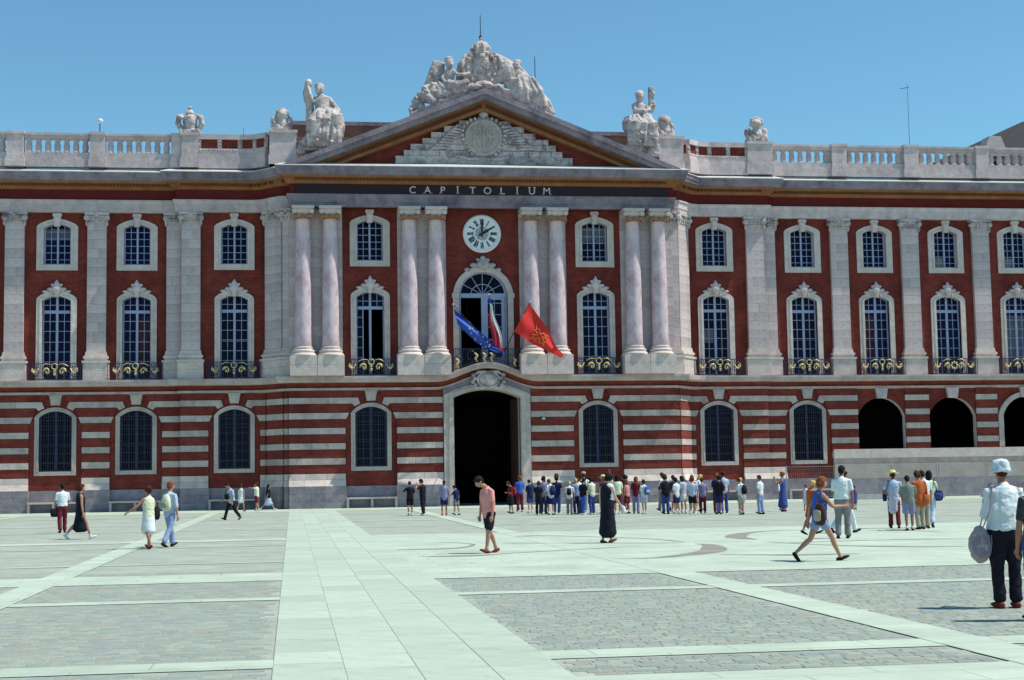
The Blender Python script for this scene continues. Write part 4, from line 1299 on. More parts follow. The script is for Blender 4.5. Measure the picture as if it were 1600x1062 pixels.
# ------------------------------------------------------------------ roof sculpture
def tf_main(p, d=-0.2): return ((p[0]-752)/25.4, d, 25.1+(145-p[1])/24.9)
def tf_left(p, d=-0.3): return (-9.67+(p[0]-504)/26.0, d, 25.77-(p[1]-122)/25.46)
def tf_right(p, d=-0.3): return (9.90+(p[0]-1000)/26.0, d, 25.46-(p[1]-140)/24.9)
rsn = random.Random(21)
def drape(b, tf, a, c, n, r, dep, wob=4):
    """n folds of cloth running from points a to c (pixel-plane units of the figure's own drawing)"""
    for i in range(n):
        t = (i+0.5)/n
        p0 = (a[0][0]+(a[1][0]-a[0][0])*t, a[0][1]+(a[1][1]-a[0][1])*t)
        p1 = (c[0][0]+(c[1][0]-c[0][0])*t, c[0][1]+(c[1][1]-c[0][1])*t)
        m_ = ((p0[0]+p1[0])/2+rsn.uniform(-wob, wob), (p0[1]+p1[1])/2+rsn.uniform(-2, 2))
        dd = dep+rsn.uniform(-0.12, 0.12)
        b.tube([tf(p0, dd+0.08), tf(m_, dd-0.12), tf(p1, dd)], [r*0.8, r, r*0.8], 7)
def sculpture(name, b, label, voxel=0.05, disp=0.10, ds=0.25, mat_='stone_carved'):
    o = put(name, b, mat_); soft(o, voxel, 0, disp, ds)
    return tag(o, label, 'statue')
# the crowned shield with its two winged figures above the pediment
b = MB(); T = tf_main
b.prism([((x-752)/25.4, 25.1+(145-y_)/24.9) for x, y_ in ((640, 181), (752, 134), (864, 181), (864, 186), (752, 146), (640, 186))], -0.6, 0.5)
b.lathe(0, 0, [(0.0, 27.3), (0.5, 27.35), (0.54, 27.5), (0.50, 27.62), (0.56, 27.85), (0.50, 28.1), (0.30, 28.28), (0.10, 28.33), (0.07, 28.42), (0.13, 28.5), (0.10, 28.62), (0.0, 28.66)], 16)
for i in range(9):
    a = 2*pi*i/9; b.tube([(0.55*cos(a), 0.55*sin(a), 27.6), (0.60*cos(a), 0.60*sin(a), 27.85), (0.35*cos(a), 0.35*sin(a), 28.25)], [0.08, 0.09, 0.05], 6)
b.prism([((x-752)/25.4, 25.1+(145-y_)/24.9) for x, y_ in ((722, 92), (730, 84), (752, 80), (774, 84), (781, 94), (780, 126), (770, 142), (752, 146), (734, 142), (724, 126))], -0.35, 0.3)
b.ball(T((752, 108), -0.4), (0.62, 0.18, 0.82), 14)
for i in range(16):
    a = 2*pi*i/16; b.ball(T((752+22*cos(a), 109+26*sin(a)), -0.45), (0.12, 0.12, 0.12), 6)
for x in (-1, 1): b.ball(T((752+x*20, 96), -0.5), 0.15, 8); b.tube([T((752+x*26, 90), -0.4), T((752+x*31, 100), -0.45), T((752+x*27, 118), -0.4)], [0.12, 0.15, 0.1], 8)
b.ball(T((752, 92), -0.5), (0.25, 0.2, 0.25), 8); b.ball(T((754, 137), -0.7), (0.62, 0.3, 0.28), 8)
b.ball(T((745, 141), -0.8), (0.4, 0.25, 0.2), 8)
# left winged figure
for (p0, p1, p2, r) in (((684, 98), (677, 118), (666, 142), 0.30), ((690, 100), (686, 122), (680, 140), 0.25), ((680, 104), (672, 124), (664, 143), 0.2)):
    b.tube([T(p0, 0.05), T(p1, 0.0), T(p2, 0.1)], [(r, 0.14), (r*1.1, 0.14), (r*0.7, 0.12)], 8, flat=(1, 0, 0))
b.tube([T((720, 98), 0.2), T((719, 112), 0.15), T((718, 130), 0.2)], [(0.16, 0.12), (0.24, 0.12), (0.2, 0.1)], 8, flat=(1, 0, 0))
b.ball(T((702, 102), -0.35), (0.27, 0.27, 0.31), 12); b.ball(T((701, 96), -0.28), (0.30, 0.28, 0.22), 10)
b.ball(T((705, 106), -0.55), (0.10, 0.12, 0.12), 8)
b.tube([T((703, 109), -0.3), T((702, 116), -0.35), T((701, 126), -0.35), T((700, 136), -0.35)], [(0.14, 0.14), (0.36, 0.26), (0.30, 0.24), (0.42, 0.3)], 12, flat=(1, 0, 0))
b.tube([T((707, 115), -0.5), T((714, 122), -0.7), T((722, 121), -0.7), T((731, 119), -0.55)], [0.14, 0.12, 0.10, 0.09], 8)
b.ball(T((731, 118), -0.55), 0.12, 8)
b.tube([T((696, 115), -0.35), T((690, 125), -0.45), T((694, 134), -0.6)], [0.13, 0.12, 0.09], 8)
drape(b, T, ((694, 134), (712, 132)), ((700, 150), (738, 142)), 6, 0.17, -0.55)
b.tube([T((700, 135), -0.5), T((712, 140), -0.85), T((728, 133), -0.8)], [0.3, 0.28, 0.2], 8)
drape(b, T, ((660, 140), (690, 132)), ((655, 165), (712, 150)), 9, 0.2, -0.4)
# rocks, shields and helmets tumbling down to the left
for x, y_, r, d in ((672, 143, .38, -.35), (660, 152, .36, -.4), (668, 158, .36, -.5), (684, 150, .34, -.5), (696, 150, .30, -.6), (650, 163, .32, -.35), (656, 170, .30, -.4), (645, 172, .26, -.35), (643, 179, .2, -.3), (676, 162, .3, -.5), (712, 146, .3, -.6), (724, 146, .26, -.6), (736, 140, .3, -.6)):
    b.ball(T((x, y_), d), (r*rsn.uniform(.9, 1.2), r*.8, r*rsn.uniform(.7, 1.0)), 10)
for x, y_ in ((662, 142), (674, 136), (649, 158), (640, 176)):
    b.ball(T((x, y_), -0.5), (0.14, 0.2, 0.14), 8)
# right figure, leaning over the shield, with its folded wing
for (p0, p1, p2, r) in (((802, 96), (812, 108), (826, 122), 0.26), ((807, 98), (820, 114), (836, 134), 0.22), ((800, 101), (812, 116), (828, 134), 0.24)):
    b.tube([T(p0, 0.1), T(p1, 0.05), T(p2, 0.1)], [(r*.7, 0.14), (r, 0.14), (r*0.8, 0.12)], 8, flat=(1, 0, 0))
b.tube([T((768, 86), -0.1), T((778, 90), -0.2), T((792, 98), -0.25), T((806, 108), -0.2)], [0.18, 0.22, 0.24, 0.25], 8)
b.tube([T((788, 100), -0.3), T((794, 116), -0.4), T((798, 130), -0.4), T((804, 146), -0.4)], [(0.45, 0.3), (0.55, 0.35), (0.5, 0.35), (0.55, 0.4)], 12, flat=(1, 0, 0))
b.ball(T((806, 104), -0.4), (0.25, 0.26, 0.28), 10); b.ball(T((808, 99), -0.35), (0.27, 0.27, 0.2), 10)
b.tube([T((804, 112), -0.35), T((812, 122), -0.5), T((820, 134), -0.5), T((824, 148), -0.5)], [(0.25, 0.2), (0.42, 0.3), (0.45, 0.32), (0.5, 0.35)], 12, flat=(1, 0, 0))
b.tube([T((812, 118), -0.6), T((806, 128), -0.8), T((796, 128), -0.75)], [0.13, 0.12, 0.09], 8)
drape(b, T, ((808, 124), (832, 124)), ((806, 160), (852, 168)), 8, 0.2, -0.6)
drape(b, T, ((826, 128), (842, 140)), ((842, 170), (866, 178)), 6, 0.18, -0.35)
for x, y_, r, d in ((776, 140, .3, -.6), (790, 146, .3, -.6), (806, 152, .32, -.6), (820, 158, .34, -.6), (834, 160, .36, -.5), (848, 168, .3, -.45), (838, 142, .32, -.3), (846, 154, .3, -.3), (858, 174, .22, -.35), (784, 126, .28, -.2), (772, 118, .3, -.1)):
    b.ball(T((x, y_), d), (r*1.1, r*.8, r*.8), 10)
sculpture('crowned_shield_group', b, 'large stone group of a crowned shield between two winged figures on the pediment peak', 0.034, 0.05, 0.16)

def seated(T, head, torso, lap, knees, foot, mirror=1):
    pass
# left seated figure raising a torch beside a pillar
b = MB(); T = tf_left
b.box(*[v for p in ((T((468, 236))[0], T((534, 236))[0]),) for v in p], -0.9, 0.4, 21.2, 21.75)
b.tube([T((484, 204), -0.3), T((484, 160), -0.3)], [(0.26, 0.26), (0.24, 0.24)], 10)
b.tube([T((482, 160), -0.3), T((480, 148), -0.3), T((481, 135), -0.3), T((482, 126), -0.3)], [0.26, 0.27, 0.2, 0.12], 10)
b.ball(T((482, 132), -0.35), (0.24, 0.22, 0.3), 10)
b.ball(T((499, 141), -0.4), (0.28, 0.30, 0.34), 12); b.ball(T((499, 136), -0.32), (0.31, 0.31, 0.24), 10); b.ball(T((498, 143), -0.66), (0.06, 0.08, 0.08), 6)
b.tube([T((500, 149), -0.35), T((502, 156), -0.35), T((504, 166), -0.4), T((504, 178), -0.45)], [(0.15, 0.15), (0.55, 0.3), (0.46, 0.3), (0.44, 0.32)], 14, flat=(1, 0, 0))
b.tube([T((513, 156), -0.35), T((522, 166), -0.4), T((529, 176), -0.6)], [0.2, 0.17, 0.14], 8)
b.tube([T((529, 176), -0.6), T((520, 180), -0.9), T((510, 178), -1.0)], [0.14, 0.13, 0.10], 8)
b.tube([T((493, 156), -0.35), T((488, 162), -0.5), T((484, 150), -0.6), T((481, 138), -0.5)], [0.19, 0.17, 0.13, 0.1], 8)
for p in (((500, 180), (488, 196), (492, 228)), ((512, 180), (526, 188), (524, 228)), ((506, 182), (510, 194), (510, 226))):
    b.tube([T(p[0], -0.5), T(p[1], -1.05), T(p[2], -0.9)], [0.42, 0.38, 0.34], 10)
drape(b, T, ((488, 180), (530, 178)), ((484, 200), (530, 196)), 6, 0.16, -1.0)
drape(b, T, ((486, 196), (532, 192)), ((480, 232), (530, 234)), 9, 0.15, -1.1)
drape(b, T, ((520, 170), (534, 184)), ((524, 200), (534, 222)), 3, 0.16, -0.7)
b.ball(T((494, 226), -1.3), (0.16, 0.3, 0.12), 8); b.ball(T((516, 228), -1.3), (0.16, 0.3, 0.12), 8)
b.tube([T((470, 240), -0.6), T((474, 228), -0.7), T((484, 214), -0.6)], [0.3, 0.28, 0.2], 8)
sculpture('seated_statue', b, 'seated draped stone woman holding up a torch, left of the pediment', 0.030, 0.035, 0.15)
# right seated figure beside an upright pillar
b = MB(); T = tf_right
b.box(T((973, 236))[0], T((1027, 236))[0], -0.9, 0.4, 21.1, 21.9)
b.ball(T((999, 152), -0.4), (0.28, 0.30, 0.33), 12); b.ball(T((999, 148), -0.32), (0.31, 0.31, 0.25), 10); b.ball(T((1000, 154), -0.66), (0.06, 0.08, 0.08), 6)
b.tube([T((999, 160), -0.35), T((997, 166), -0.35), T((997, 174), -0.4), T((998, 186), -0.45)], [(0.15, 0.15), (0.48, 0.28), (0.40, 0.28), (0.42, 0.3)], 14, flat=(1, 0, 0))
b.tube([T((990, 166), -0.35), T((990, 176), -0.6), T((1002, 178), -0.85), T((1014, 173), -0.6)], [0.18, 0.16, 0.13, 0.1], 8)
b.tube([T((1006, 166), -0.35), T((1012, 172), -0.5), T((1018, 166), -0.5)], [0.17, 0.15, 0.1], 8)
b.box(T((1013.5, 140))[0], T((1021, 140))[0], -0.55, -0.2, T((0, 176))[2], T((0, 137))[2])
b.ball(T((1020, 148), -0.5), 0.16, 8); b.ball(T((1021, 166), -0.5), (0.14, 0.12, 0.3), 8)
for p in (((992, 188), (986, 198), (990, 226)), ((1004, 188), (1014, 200), (1016, 226)), ((998, 190), (1000, 200), (1002, 226))):
    b.tube([T(p[0], -0.5), T(p[1], -1.0), T(p[2], -0.85)], [0.40, 0.38, 0.34], 10)
drape(b, T, ((978, 186), (1014, 182)), ((974, 206), (1022, 204)), 7, 0.15, -0.9)
drape(b, T, ((976, 202), (1022, 202)), ((974, 232), (1022, 232)), 10, 0.15, -1.0)
b.ball(T((990, 228), -1.25), (0.16, 0.3, 0.12), 8); b.ball(T((1018, 224), -1.25), (0.16, 0.3, 0.12), 8)
b.ball(T((981, 196), -0.2), (0.45, 0.5, 0.6), 10)
sculpture('seated_statue', b, 'seated stone figure clasping an upright pillar, right of the pediment', 0.030, 0.035, 0.15)
# trophies of arms
def trophy(x, y, z, label, helmet=True, urn=False, s=1.0):
    b = MB()
    b.box(x-0.62*s, x+0.62*s, y-0.35, y+0.35, z-0.1, z+0.22)
    if urn:
        b.lathe(x, y, [(0.12, z+0.2), (0.34, z+0.3), (0.44, z+0.75), (0.40, z+1.0), (0.22, z+1.15), (0.30, z+1.22), (0.22, z+1.34), (0.08, z+1.5), (0.14, z+1.58), (0.0, z+1.7)], 14)
        for sx in (-1, 1):
            b.tube([(x+sx*0.45, y, z+0.2), (x+sx*0.72, y, z+0.6), (x+sx*0.66, y, z+1.05), (x+sx*0.42, y, z+1.12)], [0.16, 0.18, 0.15, 0.1], 8)
            b.ball((x+sx*0.58, y-0.15, z+0.95), (0.17, 0.15, 0.15), 8)
    else:
        b.tube([(x, y, z+0.2), (x, y-0.05, z+0.5), (x, y-0.05, z+0.85)], [(0.45*s, 0.3), (0.42*s, 0.28), (0.26*s, 0.2)], 12, flat=(1, 0, 0))
        b.ball((x, y-0.1, z+1.12*s), (0.34*s, 0.36, 0.30), 12)
        b.tube([(x-0.35*s, y, z+1.05*s), (x-0.25*s, y, z+1.38*s), (x+0.05, y, z+1.5*s), (x+0.35*s, y, z+1.35*s), (x+0.42*s, y, z+1.1*s)], [0.09, 0.13, 0.15, 0.13, 0.08], 8)
        for sx in (-1, 1):
            b.ball((x+sx*0.52*s, y, z+0.62), (0.24*s, 0.16, 0.34), 10); b.ball((x+sx*0.5*s, y-0.15, z+0.3), (0.24*s, 0.2, 0.18), 8)
            b.tube([(x+sx*0.2, y-0.3, z+0.25), (x+sx*0.45, y-0.3, z+0.55)], [0.09, 0.07], 6)
    return sculpture('carved_trophy', b, label, 0.038, 0.06, 0.16)
trophy(-17.6, 1.2, 22.55, 'carved stone urn flanked by scrolls on the left balustrade post', urn=True)
trophy(17.75, 1.2, 22.55, 'carved stone helmet trophy on the right balustrade post', s=1.05)
trophy(-12.12, 0.0, PZ, 'dark plumed stone helmet on the plinth left of the torch bearer', s=0.9)
trophy(11.45, 0.0, PZ, 'plumed stone helmet on the plinth right of the pillar holder', s=0.9)

# masts, lightning rods, roof lamp
def rod(name, x, y, z0, z1, label, r=0.03, extra=None):
    e = empty(name, (x, y, z0), label, 'mast')
    put('pole', MB().tube([(0, 0, 0), (0, 0, z1-z0)], [r, r*0.6], 6), 'slate', e)
    if extra: put('crossbar', extra, 'slate', e)
rod('lightning_rod', 0.0, 0.0, 28.5, 30.0, 'thin lightning rod standing on the crown of the central group', 0.03, MB().ball((0, 0, 0.1), 0.12, 8))
rod('lightning_rod', 3.85, 3.0, 24.6, 28.3, 'thin dark rod behind the right winged figure', 0.035, MB().tube([(-0.12, 0, 1.0), (0.12, 0, 1.0)], [0.05, 0.05], 6))
rod('roof_antenna', 29.2, 4.0, 20.5, 27.3, 'tall thin antenna behind the right balustrade', 0.018, MB().tube([(-0.5, 0, 6.5), (0.1, 0, 6.6)], [0.02, 0.02], 5))
rod('roof_antenna', -14.5, 4.0, 20.5, 23.6, 'short thin aerial behind the left brick parapet', 0.02)
e = empty('roof_lamp', (-22.97, 1.9, 22.5), 'small white globe lamp on the left balustrade', 'lamp')
put('stem', MB().tube([(0, 0, 0), (0, 0, 0.75)], [0.03, 0.03], 6), 'iron', e); put('globe', MB().ball((0.02, 0, 0.9), (0.17, 0.17, 0.15), 12), 'white', e, smooth=True)
e = empty('security_camera', (3.45, -0.12, 5.1), 'small security camera on the wall right of the doorway', 'lamp')  # security camera, built in the form of a small hooded lamp
put('bracket', MB().box(-0.03, 0.03, -0.25, 0.02, 0.1, 0.16), 'iron', e); put('camera_hood', MB().lathe(0, -0.25, [(0.05, 0.14), (0.14, 0.0), (0.0, -0.02)], 10), 'white', e)

# ---- stone benches below the windows
def bench(x, y, label):
    e = empty('stone_bench', (x, y, 0), label, 'bench', 'stone benches under the windows')
    put('seat', MB().box(-1.5, 1.5, -0.62, -0.09, 0.52, 0.62), 'stone_pale', e)
    for sx in (-1.42, 0, 1.42):
        put('leg', MB().box(sx-0.07, sx+0.07, -0.54, -0.09, 0.0, 0.52), 'stone', e)
bench(-6.90, YC, 'stone bench against the wall between the walkway and the big doorway')
bench(6.86, YC, 'stone bench behind the crowd, right of the big doorway')
bench(-14.98, YB, 'shaded stone bench behind the two couples just left of the walkway')
bench(14.93, YB, 'stone bench behind the right end of the crowd')
bench(-20.76, YW, 'stone bench behind the couple in white')
bench(-25.42, YW, 'stone bench at the far left behind the man in a white shirt')
bench(20.88, YW, 'stone bench behind the little girl in white')

# ---- building site mesh fence
fx = [17.6, 21.2, 24.2, 27.2, 30.3, 33.4]
for i in range(5):
    a, c = fx[i], fx[i+1]-0.08
    e = empty('mesh_fence_panel', (a, -3.0, 0), ['wire mesh fence panel beside the woman in the long blue dress', 'wire mesh fence panel behind the man in the white polo', 'wire mesh fence panel behind the straw hat group', 'wire mesh fence panel between the hat group and the woman in the white cap', 'wire mesh fence panel at the far right edge'][i], 'fence', 'wire mesh fence panels before the arches')
    L = c-a
    for x in (0.03, L-0.03): put('post', MB().tube([(x, 0, 0.1), (x, 0, 2.05)], [0.025, 0.025], 8), 'galvanised', e)
    w_ = MB()
    for z in (0.2, 2.0): w_.box(0, L, -0.012, 0.012, z-0.012, z+0.012)
    for k in range(int(L/0.12)+1): w_.box(k*0.12-0.0022, k*0.12+0.0022, -0.003, 0.003, 0.2, 2.0)
    for k in range(8): w_.box(0, L, -0.003, 0.003, 0.3+0.22*k-0.0022, 0.3+0.22*k+0.0022)
    put('wire_mesh', w_, 'galvanised', e)
    q = MB().prism([(L-0.36, 0), (L+0.42, 0), (L+0.34, 0.14), (L-0.28, 0.14)], -0.13, 0.13)
    put('foot', q, 'concrete', e)
o = put('concrete_block', MB().prism([(21.3, 0), (23.6, 0), (23.5, 0.30), (21.4, 0.30)], -4.6, -4.2), 'concrete'); tag(o, 'long low concrete block lying by the fence right of the small girl in blue', 'block')
o = put('concrete_block', MB().prism([(24.3, 0), (26.0, 0), (25.7, 0.28), (24.5, 0.28)], -5.6, -5.2), 'concrete'); tag(o, 'pale concrete block just left of the straw hat', 'block')

# ------------------------------------------------------------------ flags
def grid_cloth(corners, nu, nv, y0, wav, mats_fn, thick=0.012, shape=None):
    """cloth between four (x, z) corners TL, TR, BL, BR with ripples in depth"""
    TL, TR, BL, BR = corners
    vs = []; fs = []; mi = []
    for k in (0, 1):
        for j in range(nv+1):
            v = j/nv
            for i in range(nu+1):
                u = i/nu
                x = (1-u)*((1-v)*TL[0]+v*BL[0])+u*((1-v)*TR[0]+v*BR[0]); z = (1-u)*((1-v)*TL[1]+v*BL[1])+u*((1-v)*TR[1]+v*BR[1])
                if shape: x, z = shape(u, v, x, z)
                vs.append((x, y0+wav(u, v)+k*thick, z))
    N = (nu+1)*(nv+1)
    for j in range(nv):
        for i in range(nu):
            a = j*(nu+1)+i
            fs.append((a, a+nu+1, a+nu+2, a+1)); mi.append(mats_fn((i+.5)/nu, (j+.5)/nv))
            fs.append((N+a, N+a+1, N+a+nu+2, N+a+nu+1)); mi.append(mats_fn((i+.5)/nu, (j+.5)/nv))
    b = MB(); b.v = vs; b.f = fs; b.mi = mi
    return b
mat('flag_blue', (0.012, 0.055, 0.36), 0.7, 0.08, 3); mat('flag_red', (0.60, 0.012, 0.010), 0.7, 0.08, 3); mat('flag_white', (0.68, 0.70, 0.72), 0.7, 0.05, 3)
mat('flag_crimson', (0.52, 0.035, 0.06), 0.7, 0.06, 3); mat('flag_yellow', (0.78, 0.27, 0.02), 0.6, 0.05, 3); mat('star_gold', (0.55, 0.55, 0.38), 0.6, 0.03, 3)
def pole(e, a, c, r=0.03):
    put('pole', MB().tube([a, c], [r, r*0.8], 8), 'black', e)
    put('finial', MB().ball(c, 0.06, 8), 'stone_pale', e)
# blue flag with stars
e = empty('flag', (0, 0, 0), 'blue flag with a ring of gold stars drooping left over the balcony', 'flag', 'flags on the central balcony')
pole(e, (0.55, -0.75, 9.0), (-2.12, -2.0, 11.82))
def shp(u, v, x, z): return x, z-0.26*sin(pi*u)*(0.3+v)
wv = lambda u, v: 0.14*sin(u*7+v*5)+0.10*sin(v*9)
cB = ((-2.06, 11.62), (0.50, 9.35), (-1.85, 10.65), (0.92, 8.95))
b = grid_cloth(cB, 26, 12, -1.85, wv, lambda u, v: 0, shape=shp)
cl = put('cloth', b, 'flag_blue', e, smooth=True)
for k in range(12):
    a = 2*pi*k/12; u, v = 0.52+0.23*cos(a), 0.52+0.34*sin(a)
    TL, TR, BL, BR = cB
    x = (1-u)*((1-v)*TL[0]+v*BL[0])+u*((1-v)*TR[0]+v*BR[0]); z = (1-u)*((1-v)*TL[1]+v*BL[1])+u*((1-v)*TR[1]+v*BR[1])
    x, z = shp(u, v, x, z)
    pts = []
    for q in range(10):
        r_2 = 0.085 if q % 2 == 0 else 0.035
        pts.append((x+r_2*sin(q*pi/5), z+r_2*cos(q*pi/5)))
    put('star', MB().prism(pts, -1.85+wv(u, v)-0.02, -1.85+wv(u, v)-0.006), 'star_gold', cl)
# french tricolour
e = empty('flag', (0, 0, 0), 'narrow blue, white and red flag hanging almost furled at the middle of the balcony', 'flag', 'flags on the central balcony')
pole(e, (0.55, -0.75, 8.9), (0.05, -1.75, 12.45), 0.025)
def shp2(u, v, x, z): return x+0.06*sin(v*9+u*2), z
b = grid_cloth(((-0.02, 12.25), (0.16, 12.2), (0.20, 9.62), (0.98, 9.05)), 18, 26, -1.72, lambda u, v: 0.10*sin(u*16)*(0.3+v)+0.1*v,
               lambda u, v: 0 if (u+0.55*v < 0.22 or v < 0.10) else (1 if u > 0.30+0.62*(v-0.32)*1.4 and v < 0.93 and u > 0.05 else 2), shape=shp2)
put('cloth', b, ['flag_blue', 'flag_white', 'flag_crimson'], e, smooth=True)
# red flag with the yellow cross
e = empty('flag', (0, 0, 0), 'bright red flag with a yellow outlined pointed cross flying right of the doorway', 'flag', 'flags on the central balcony')
pole(e, (1.05, -0.75, 9.15), (2.50, -2.05, 11.98), 0.03)
cR = ((2.46, 11.90), (4.02, 9.40), (1.50, 10.20), (3.55, 9.10))
wr_ = lambda u, v: 0.10*sin(u*8-v*3)+0.05*sin(v*8)
def shp3(u, v, x, z): return x, z+0.10*sin(pi*u)*(1-v)-0.06*sin(pi*u)*v
b = grid_cloth(cR, 24, 16, -1.95, wr_, lambda u, v: 0, shape=shp3)
cl = put('cloth', b, 'flag_red', e, smooth=True)
b = grid_cloth(((4.02, 9.40), (4.45, 8.85), (3.55, 9.10), (4.30, 8.68)), 6, 6, -1.9, lambda u, v: 0.08*sin(u*5), lambda u, v: 0)
put('cloth', b, 'flag_red', e, smooth=True)
def onflag(u, v):
    TL, TR, BL, BR = cR
    x = (1-u)*((1-v)*TL[0]+v*BL[0])+u*((1-v)*TR[0]+v*BR[0]); z = (1-u)*((1-v)*TL[1]+v*BL[1])+u*((1-v)*TR[1]+v*BR[1])
    x, z = shp3(u, v, x, z); return (x, -1.975+wr_(u, v)-0.008, z)
# voided twelve-pointed cross, drawn in the flag's own coordinates (u along the fly, v down the hoist)
def cross_outline():
    pts = []
    for k in range(4):
        a = k*pi/2
        for (r, t) in ((0.10, -0.55), (0.30, -0.50), (0.62, -0.42), (0.66, -0.12), (0.98, 0.0), (0.66, 0.12), (0.62, 0.42), (0.30, 0.50)):
            if r > 0.12: pts.append((r*cos(a+t), r*sin(a+t)))
    return pts
cp = cross_outline()
b = MB()
cu, cv, su, sv = 0.60, 0.55, 0.25, 0.40
P3 = [onflag(cu+su*(p[0]*0.8-p[1]*0.6), cv+sv*(p[0]*0.6+p[1]*0.8)) for p in cp]
for i in range(len(P3)): b.tube([P3[i], P3[(i+1) % len(P3)]], [0.017, 0.017], 5)
for k in range(4):
    for t in (-0.42, 0, 0.42):
        r = 1.02 if t == 0 else 0.70
        a = k*pi/2+t; p = (r*cos(a), r*sin(a)); q = onflag(cu+su*(p[0]*0.8-p[1]*0.6), cv+sv*(p[0]*0.6+p[1]*0.8))
        b.ball(q, (0.032, 0.015, 0.032), 6)
put('cross', b, 'flag_yellow', cl)

# ------------------------------------------------------------------ people
POSES = dict(
    down=((.16, .02, -1), (.05, .14, -1)), swingf=((.12, .42, -1), (.02, .75, -.85)), swingb=((.14, -.42, -1), (.10, -.12, -1)),
    fold=((.12, .12, -1), (-.62, .78, .08)), head=((.45, .45, -.35), (-.55, .15, .9)), high=((.35, .35, .75), (.05, .15, 1)),
    out=((.75, .15, -.75), (.65, .35, -.45)), hip=((.5, -.25, -.85), (-.62, .3, -.45)), fwd=((.08, .6, -.7), (-.05, .95, .05)),
    face=((.2, .65, -.5), (-.25, .35, .95)), low=((.10, .35, -.9), (.0, .75, -.7)), back=((.1, -.35, -.95), (-.35, -.35, -.7)), wide=((1, .25, .1), (.9, .3, .1)))
pr = random.Random(99)
PERSONS = []
def person(label, X, Y, h, face, top=('white', 'short'), bot=('trousers', 'navy'), hair=('hair_brown', 'short'), skin='skin', shoe='shoe_dark',
           arms=('down', 'down'), stride=0.0, lead=1, hat=None, bow=0.0, fat=1.0, voxel=0.026, detail=0.0, group=None, cat='person', hem=0.86, lean=0.0):
    s = h/1.76
    root = bpy.data.objects.new('person', None); COL.objects.link(root)
    root.location = (X, Y, 0); root.rotation_euler = (0, 0, radians(face-90)); root.scale = (s, s, s)
    tag(root, label, cat, group)
    female = bot[0] in ('skirt', 'dress', 'longdress') or hair[1] in ('long', 'bob', 'bun')
    sh = 0.175 if female else 0.195
    J = {}
    # legs
    drop = 0
    legs = {}
    for side in (-1, 1):
        fr = (side == lead)
        th = stride if fr else -stride*0.75
        kb = 0.06+(0.05 if fr else 0.55*min(1, abs(stride)*1.6)) if stride else 0.03
        hip = Vector((side*0.088, 0, 0.92))
        th2 = th
        knee = hip+Vector((side*0.012, 0.43*sin(th2), -0.43*cos(th2)))
        sa = th2-kb
        ank = knee+Vector((0, 0.41*sin(sa), -0.41*cos(sa)))
        legs[side] = (hip, knee, ank, sa)
    minz = min(l[2].z for l in legs.values())
    dz = 0.075-minz
    legs = {k: tuple(list(v+Vector((0, 0, dz)) for v in l[:3])+[l[3]]) for k, l in legs.items()}
    Z = lambda z: z+dz
    f = fat
    bodyl = lean
    def P(x, y, z):     # upper body leans forward a little about the hips
        zz = z-0.95
        return Vector((x, y+max(zz, 0)*bodyl, z+dz))
    B = MB(); up = (1, 0, 0)
    B.tube([P(0, 0, .86), P(0, 0, .94), P(0, 0.0, 1.08), P(0, 0.005, 1.20), P(0, 0.0, 1.31), P(0, -.01, 1.385), P(0, -.01, 1.44), P(0, -.01, 1.475)],
           [(.13*f, .10*f), (.165*f, .115*f), (.130*f, .095*f), (.148*f, .11*f), (.165, .115), (.150, .09), (.09, .07), (.055, .055)], 14, flat=up)
    hb = Vector((0, 0.13*bow*1.2, -0.05*bow))
    hc = P(0, 0.02, 1.645)+hb
    B.tube([P(0, -.01, 1.44), P(0, 0.0, 1.53)+hb*0.4, hc-Vector((0, .01, .04))], [.062, .055, .055], 10)
    q = Matrix.Rotation(-0.65*bow, 4, 'X').to_quaternion()
    def H(x, y, z): return hc+(q @ Vector((x, y, z)))
    B.ball(H(0, -0.01, 0.02), (.077, .094, .10), 14, rot=q)
    B.ball(H(0, 0.03, -0.045), (.058, .062, .07), 12, rot=q)
    B.tube([H(0, .088, .02), H(0, .112, -.022)], [.012, .018], 6)
    for sx in (-1, 1):
        B.ball(H(sx*.078, -.005, -.005), (.014, .022, .032), 8)
    EX = MB()
    for sx in (-1, 1): EX.ball(H(sx*.030, .082, .012), (.013, .008, .008), 6, 1, rot=q)
    EX.ball(H(0, .088, -.062), (.022, .008, .007), 6, 2, rot=q)
    # arms
    hands = {}
    elb = {}
    for side, nm in ((-1, arms[0]), (1, arms[1])):
        u, l = POSES[nm]
        ud = Vector((u[0]*side, u[1], u[2])).normalized(); ld = Vector((l[0]*side, l[1], l[2])).normalized()
        S = P(side*sh, -.01, 1.375); E_ = S+ud*0.285; Wr = E_+ld*0.245; Hd = Wr+ld*0.055
        elb[side] = (S, E_, Wr)
        B.tube([P(side*0.08, -.01, 1.405), S, S+ud*0.06, E_-ud*0.03, E_+ld*0.02, E_+ld*0.09, Wr], [.05, .056, .050, .040, .038, .040, .026], 9)
        pn = ld.cross(Vector((0, 1, 0)));  pn = pn if pn.length > 0.1 else Vector((1, 0, 0)); pn.normalize()
        B.tube([Wr, Hd, Hd+ld*0.035], [(.022, .026), (.020, .040), (.016, .036)], 8, flat=tuple(pn))
        hands[side] = (Wr, Hd, ld, pn)
        wd = ld.cross(pn).normalized()
        for kf, (off, ln) in enumerate(((-.030, .062), (-.010, .072), (.011, .068), (.030, .052))):
            a = Hd+ld*0.03+wd*off; bnd = pn*(-side)*0.012
            EX.tube([a, a+ld*ln*0.5+bnd, a+ld*ln*0.85+bnd*2.6], [.0095, .009, .007], 5, 0)
        a = Wr+ld*0.03+wd*(-.024)
        EX.tube([a, a+ld*0.03-wd*0.026, a+ld*0.062-wd*0.034], [.012, .011, .008], 5, 0)
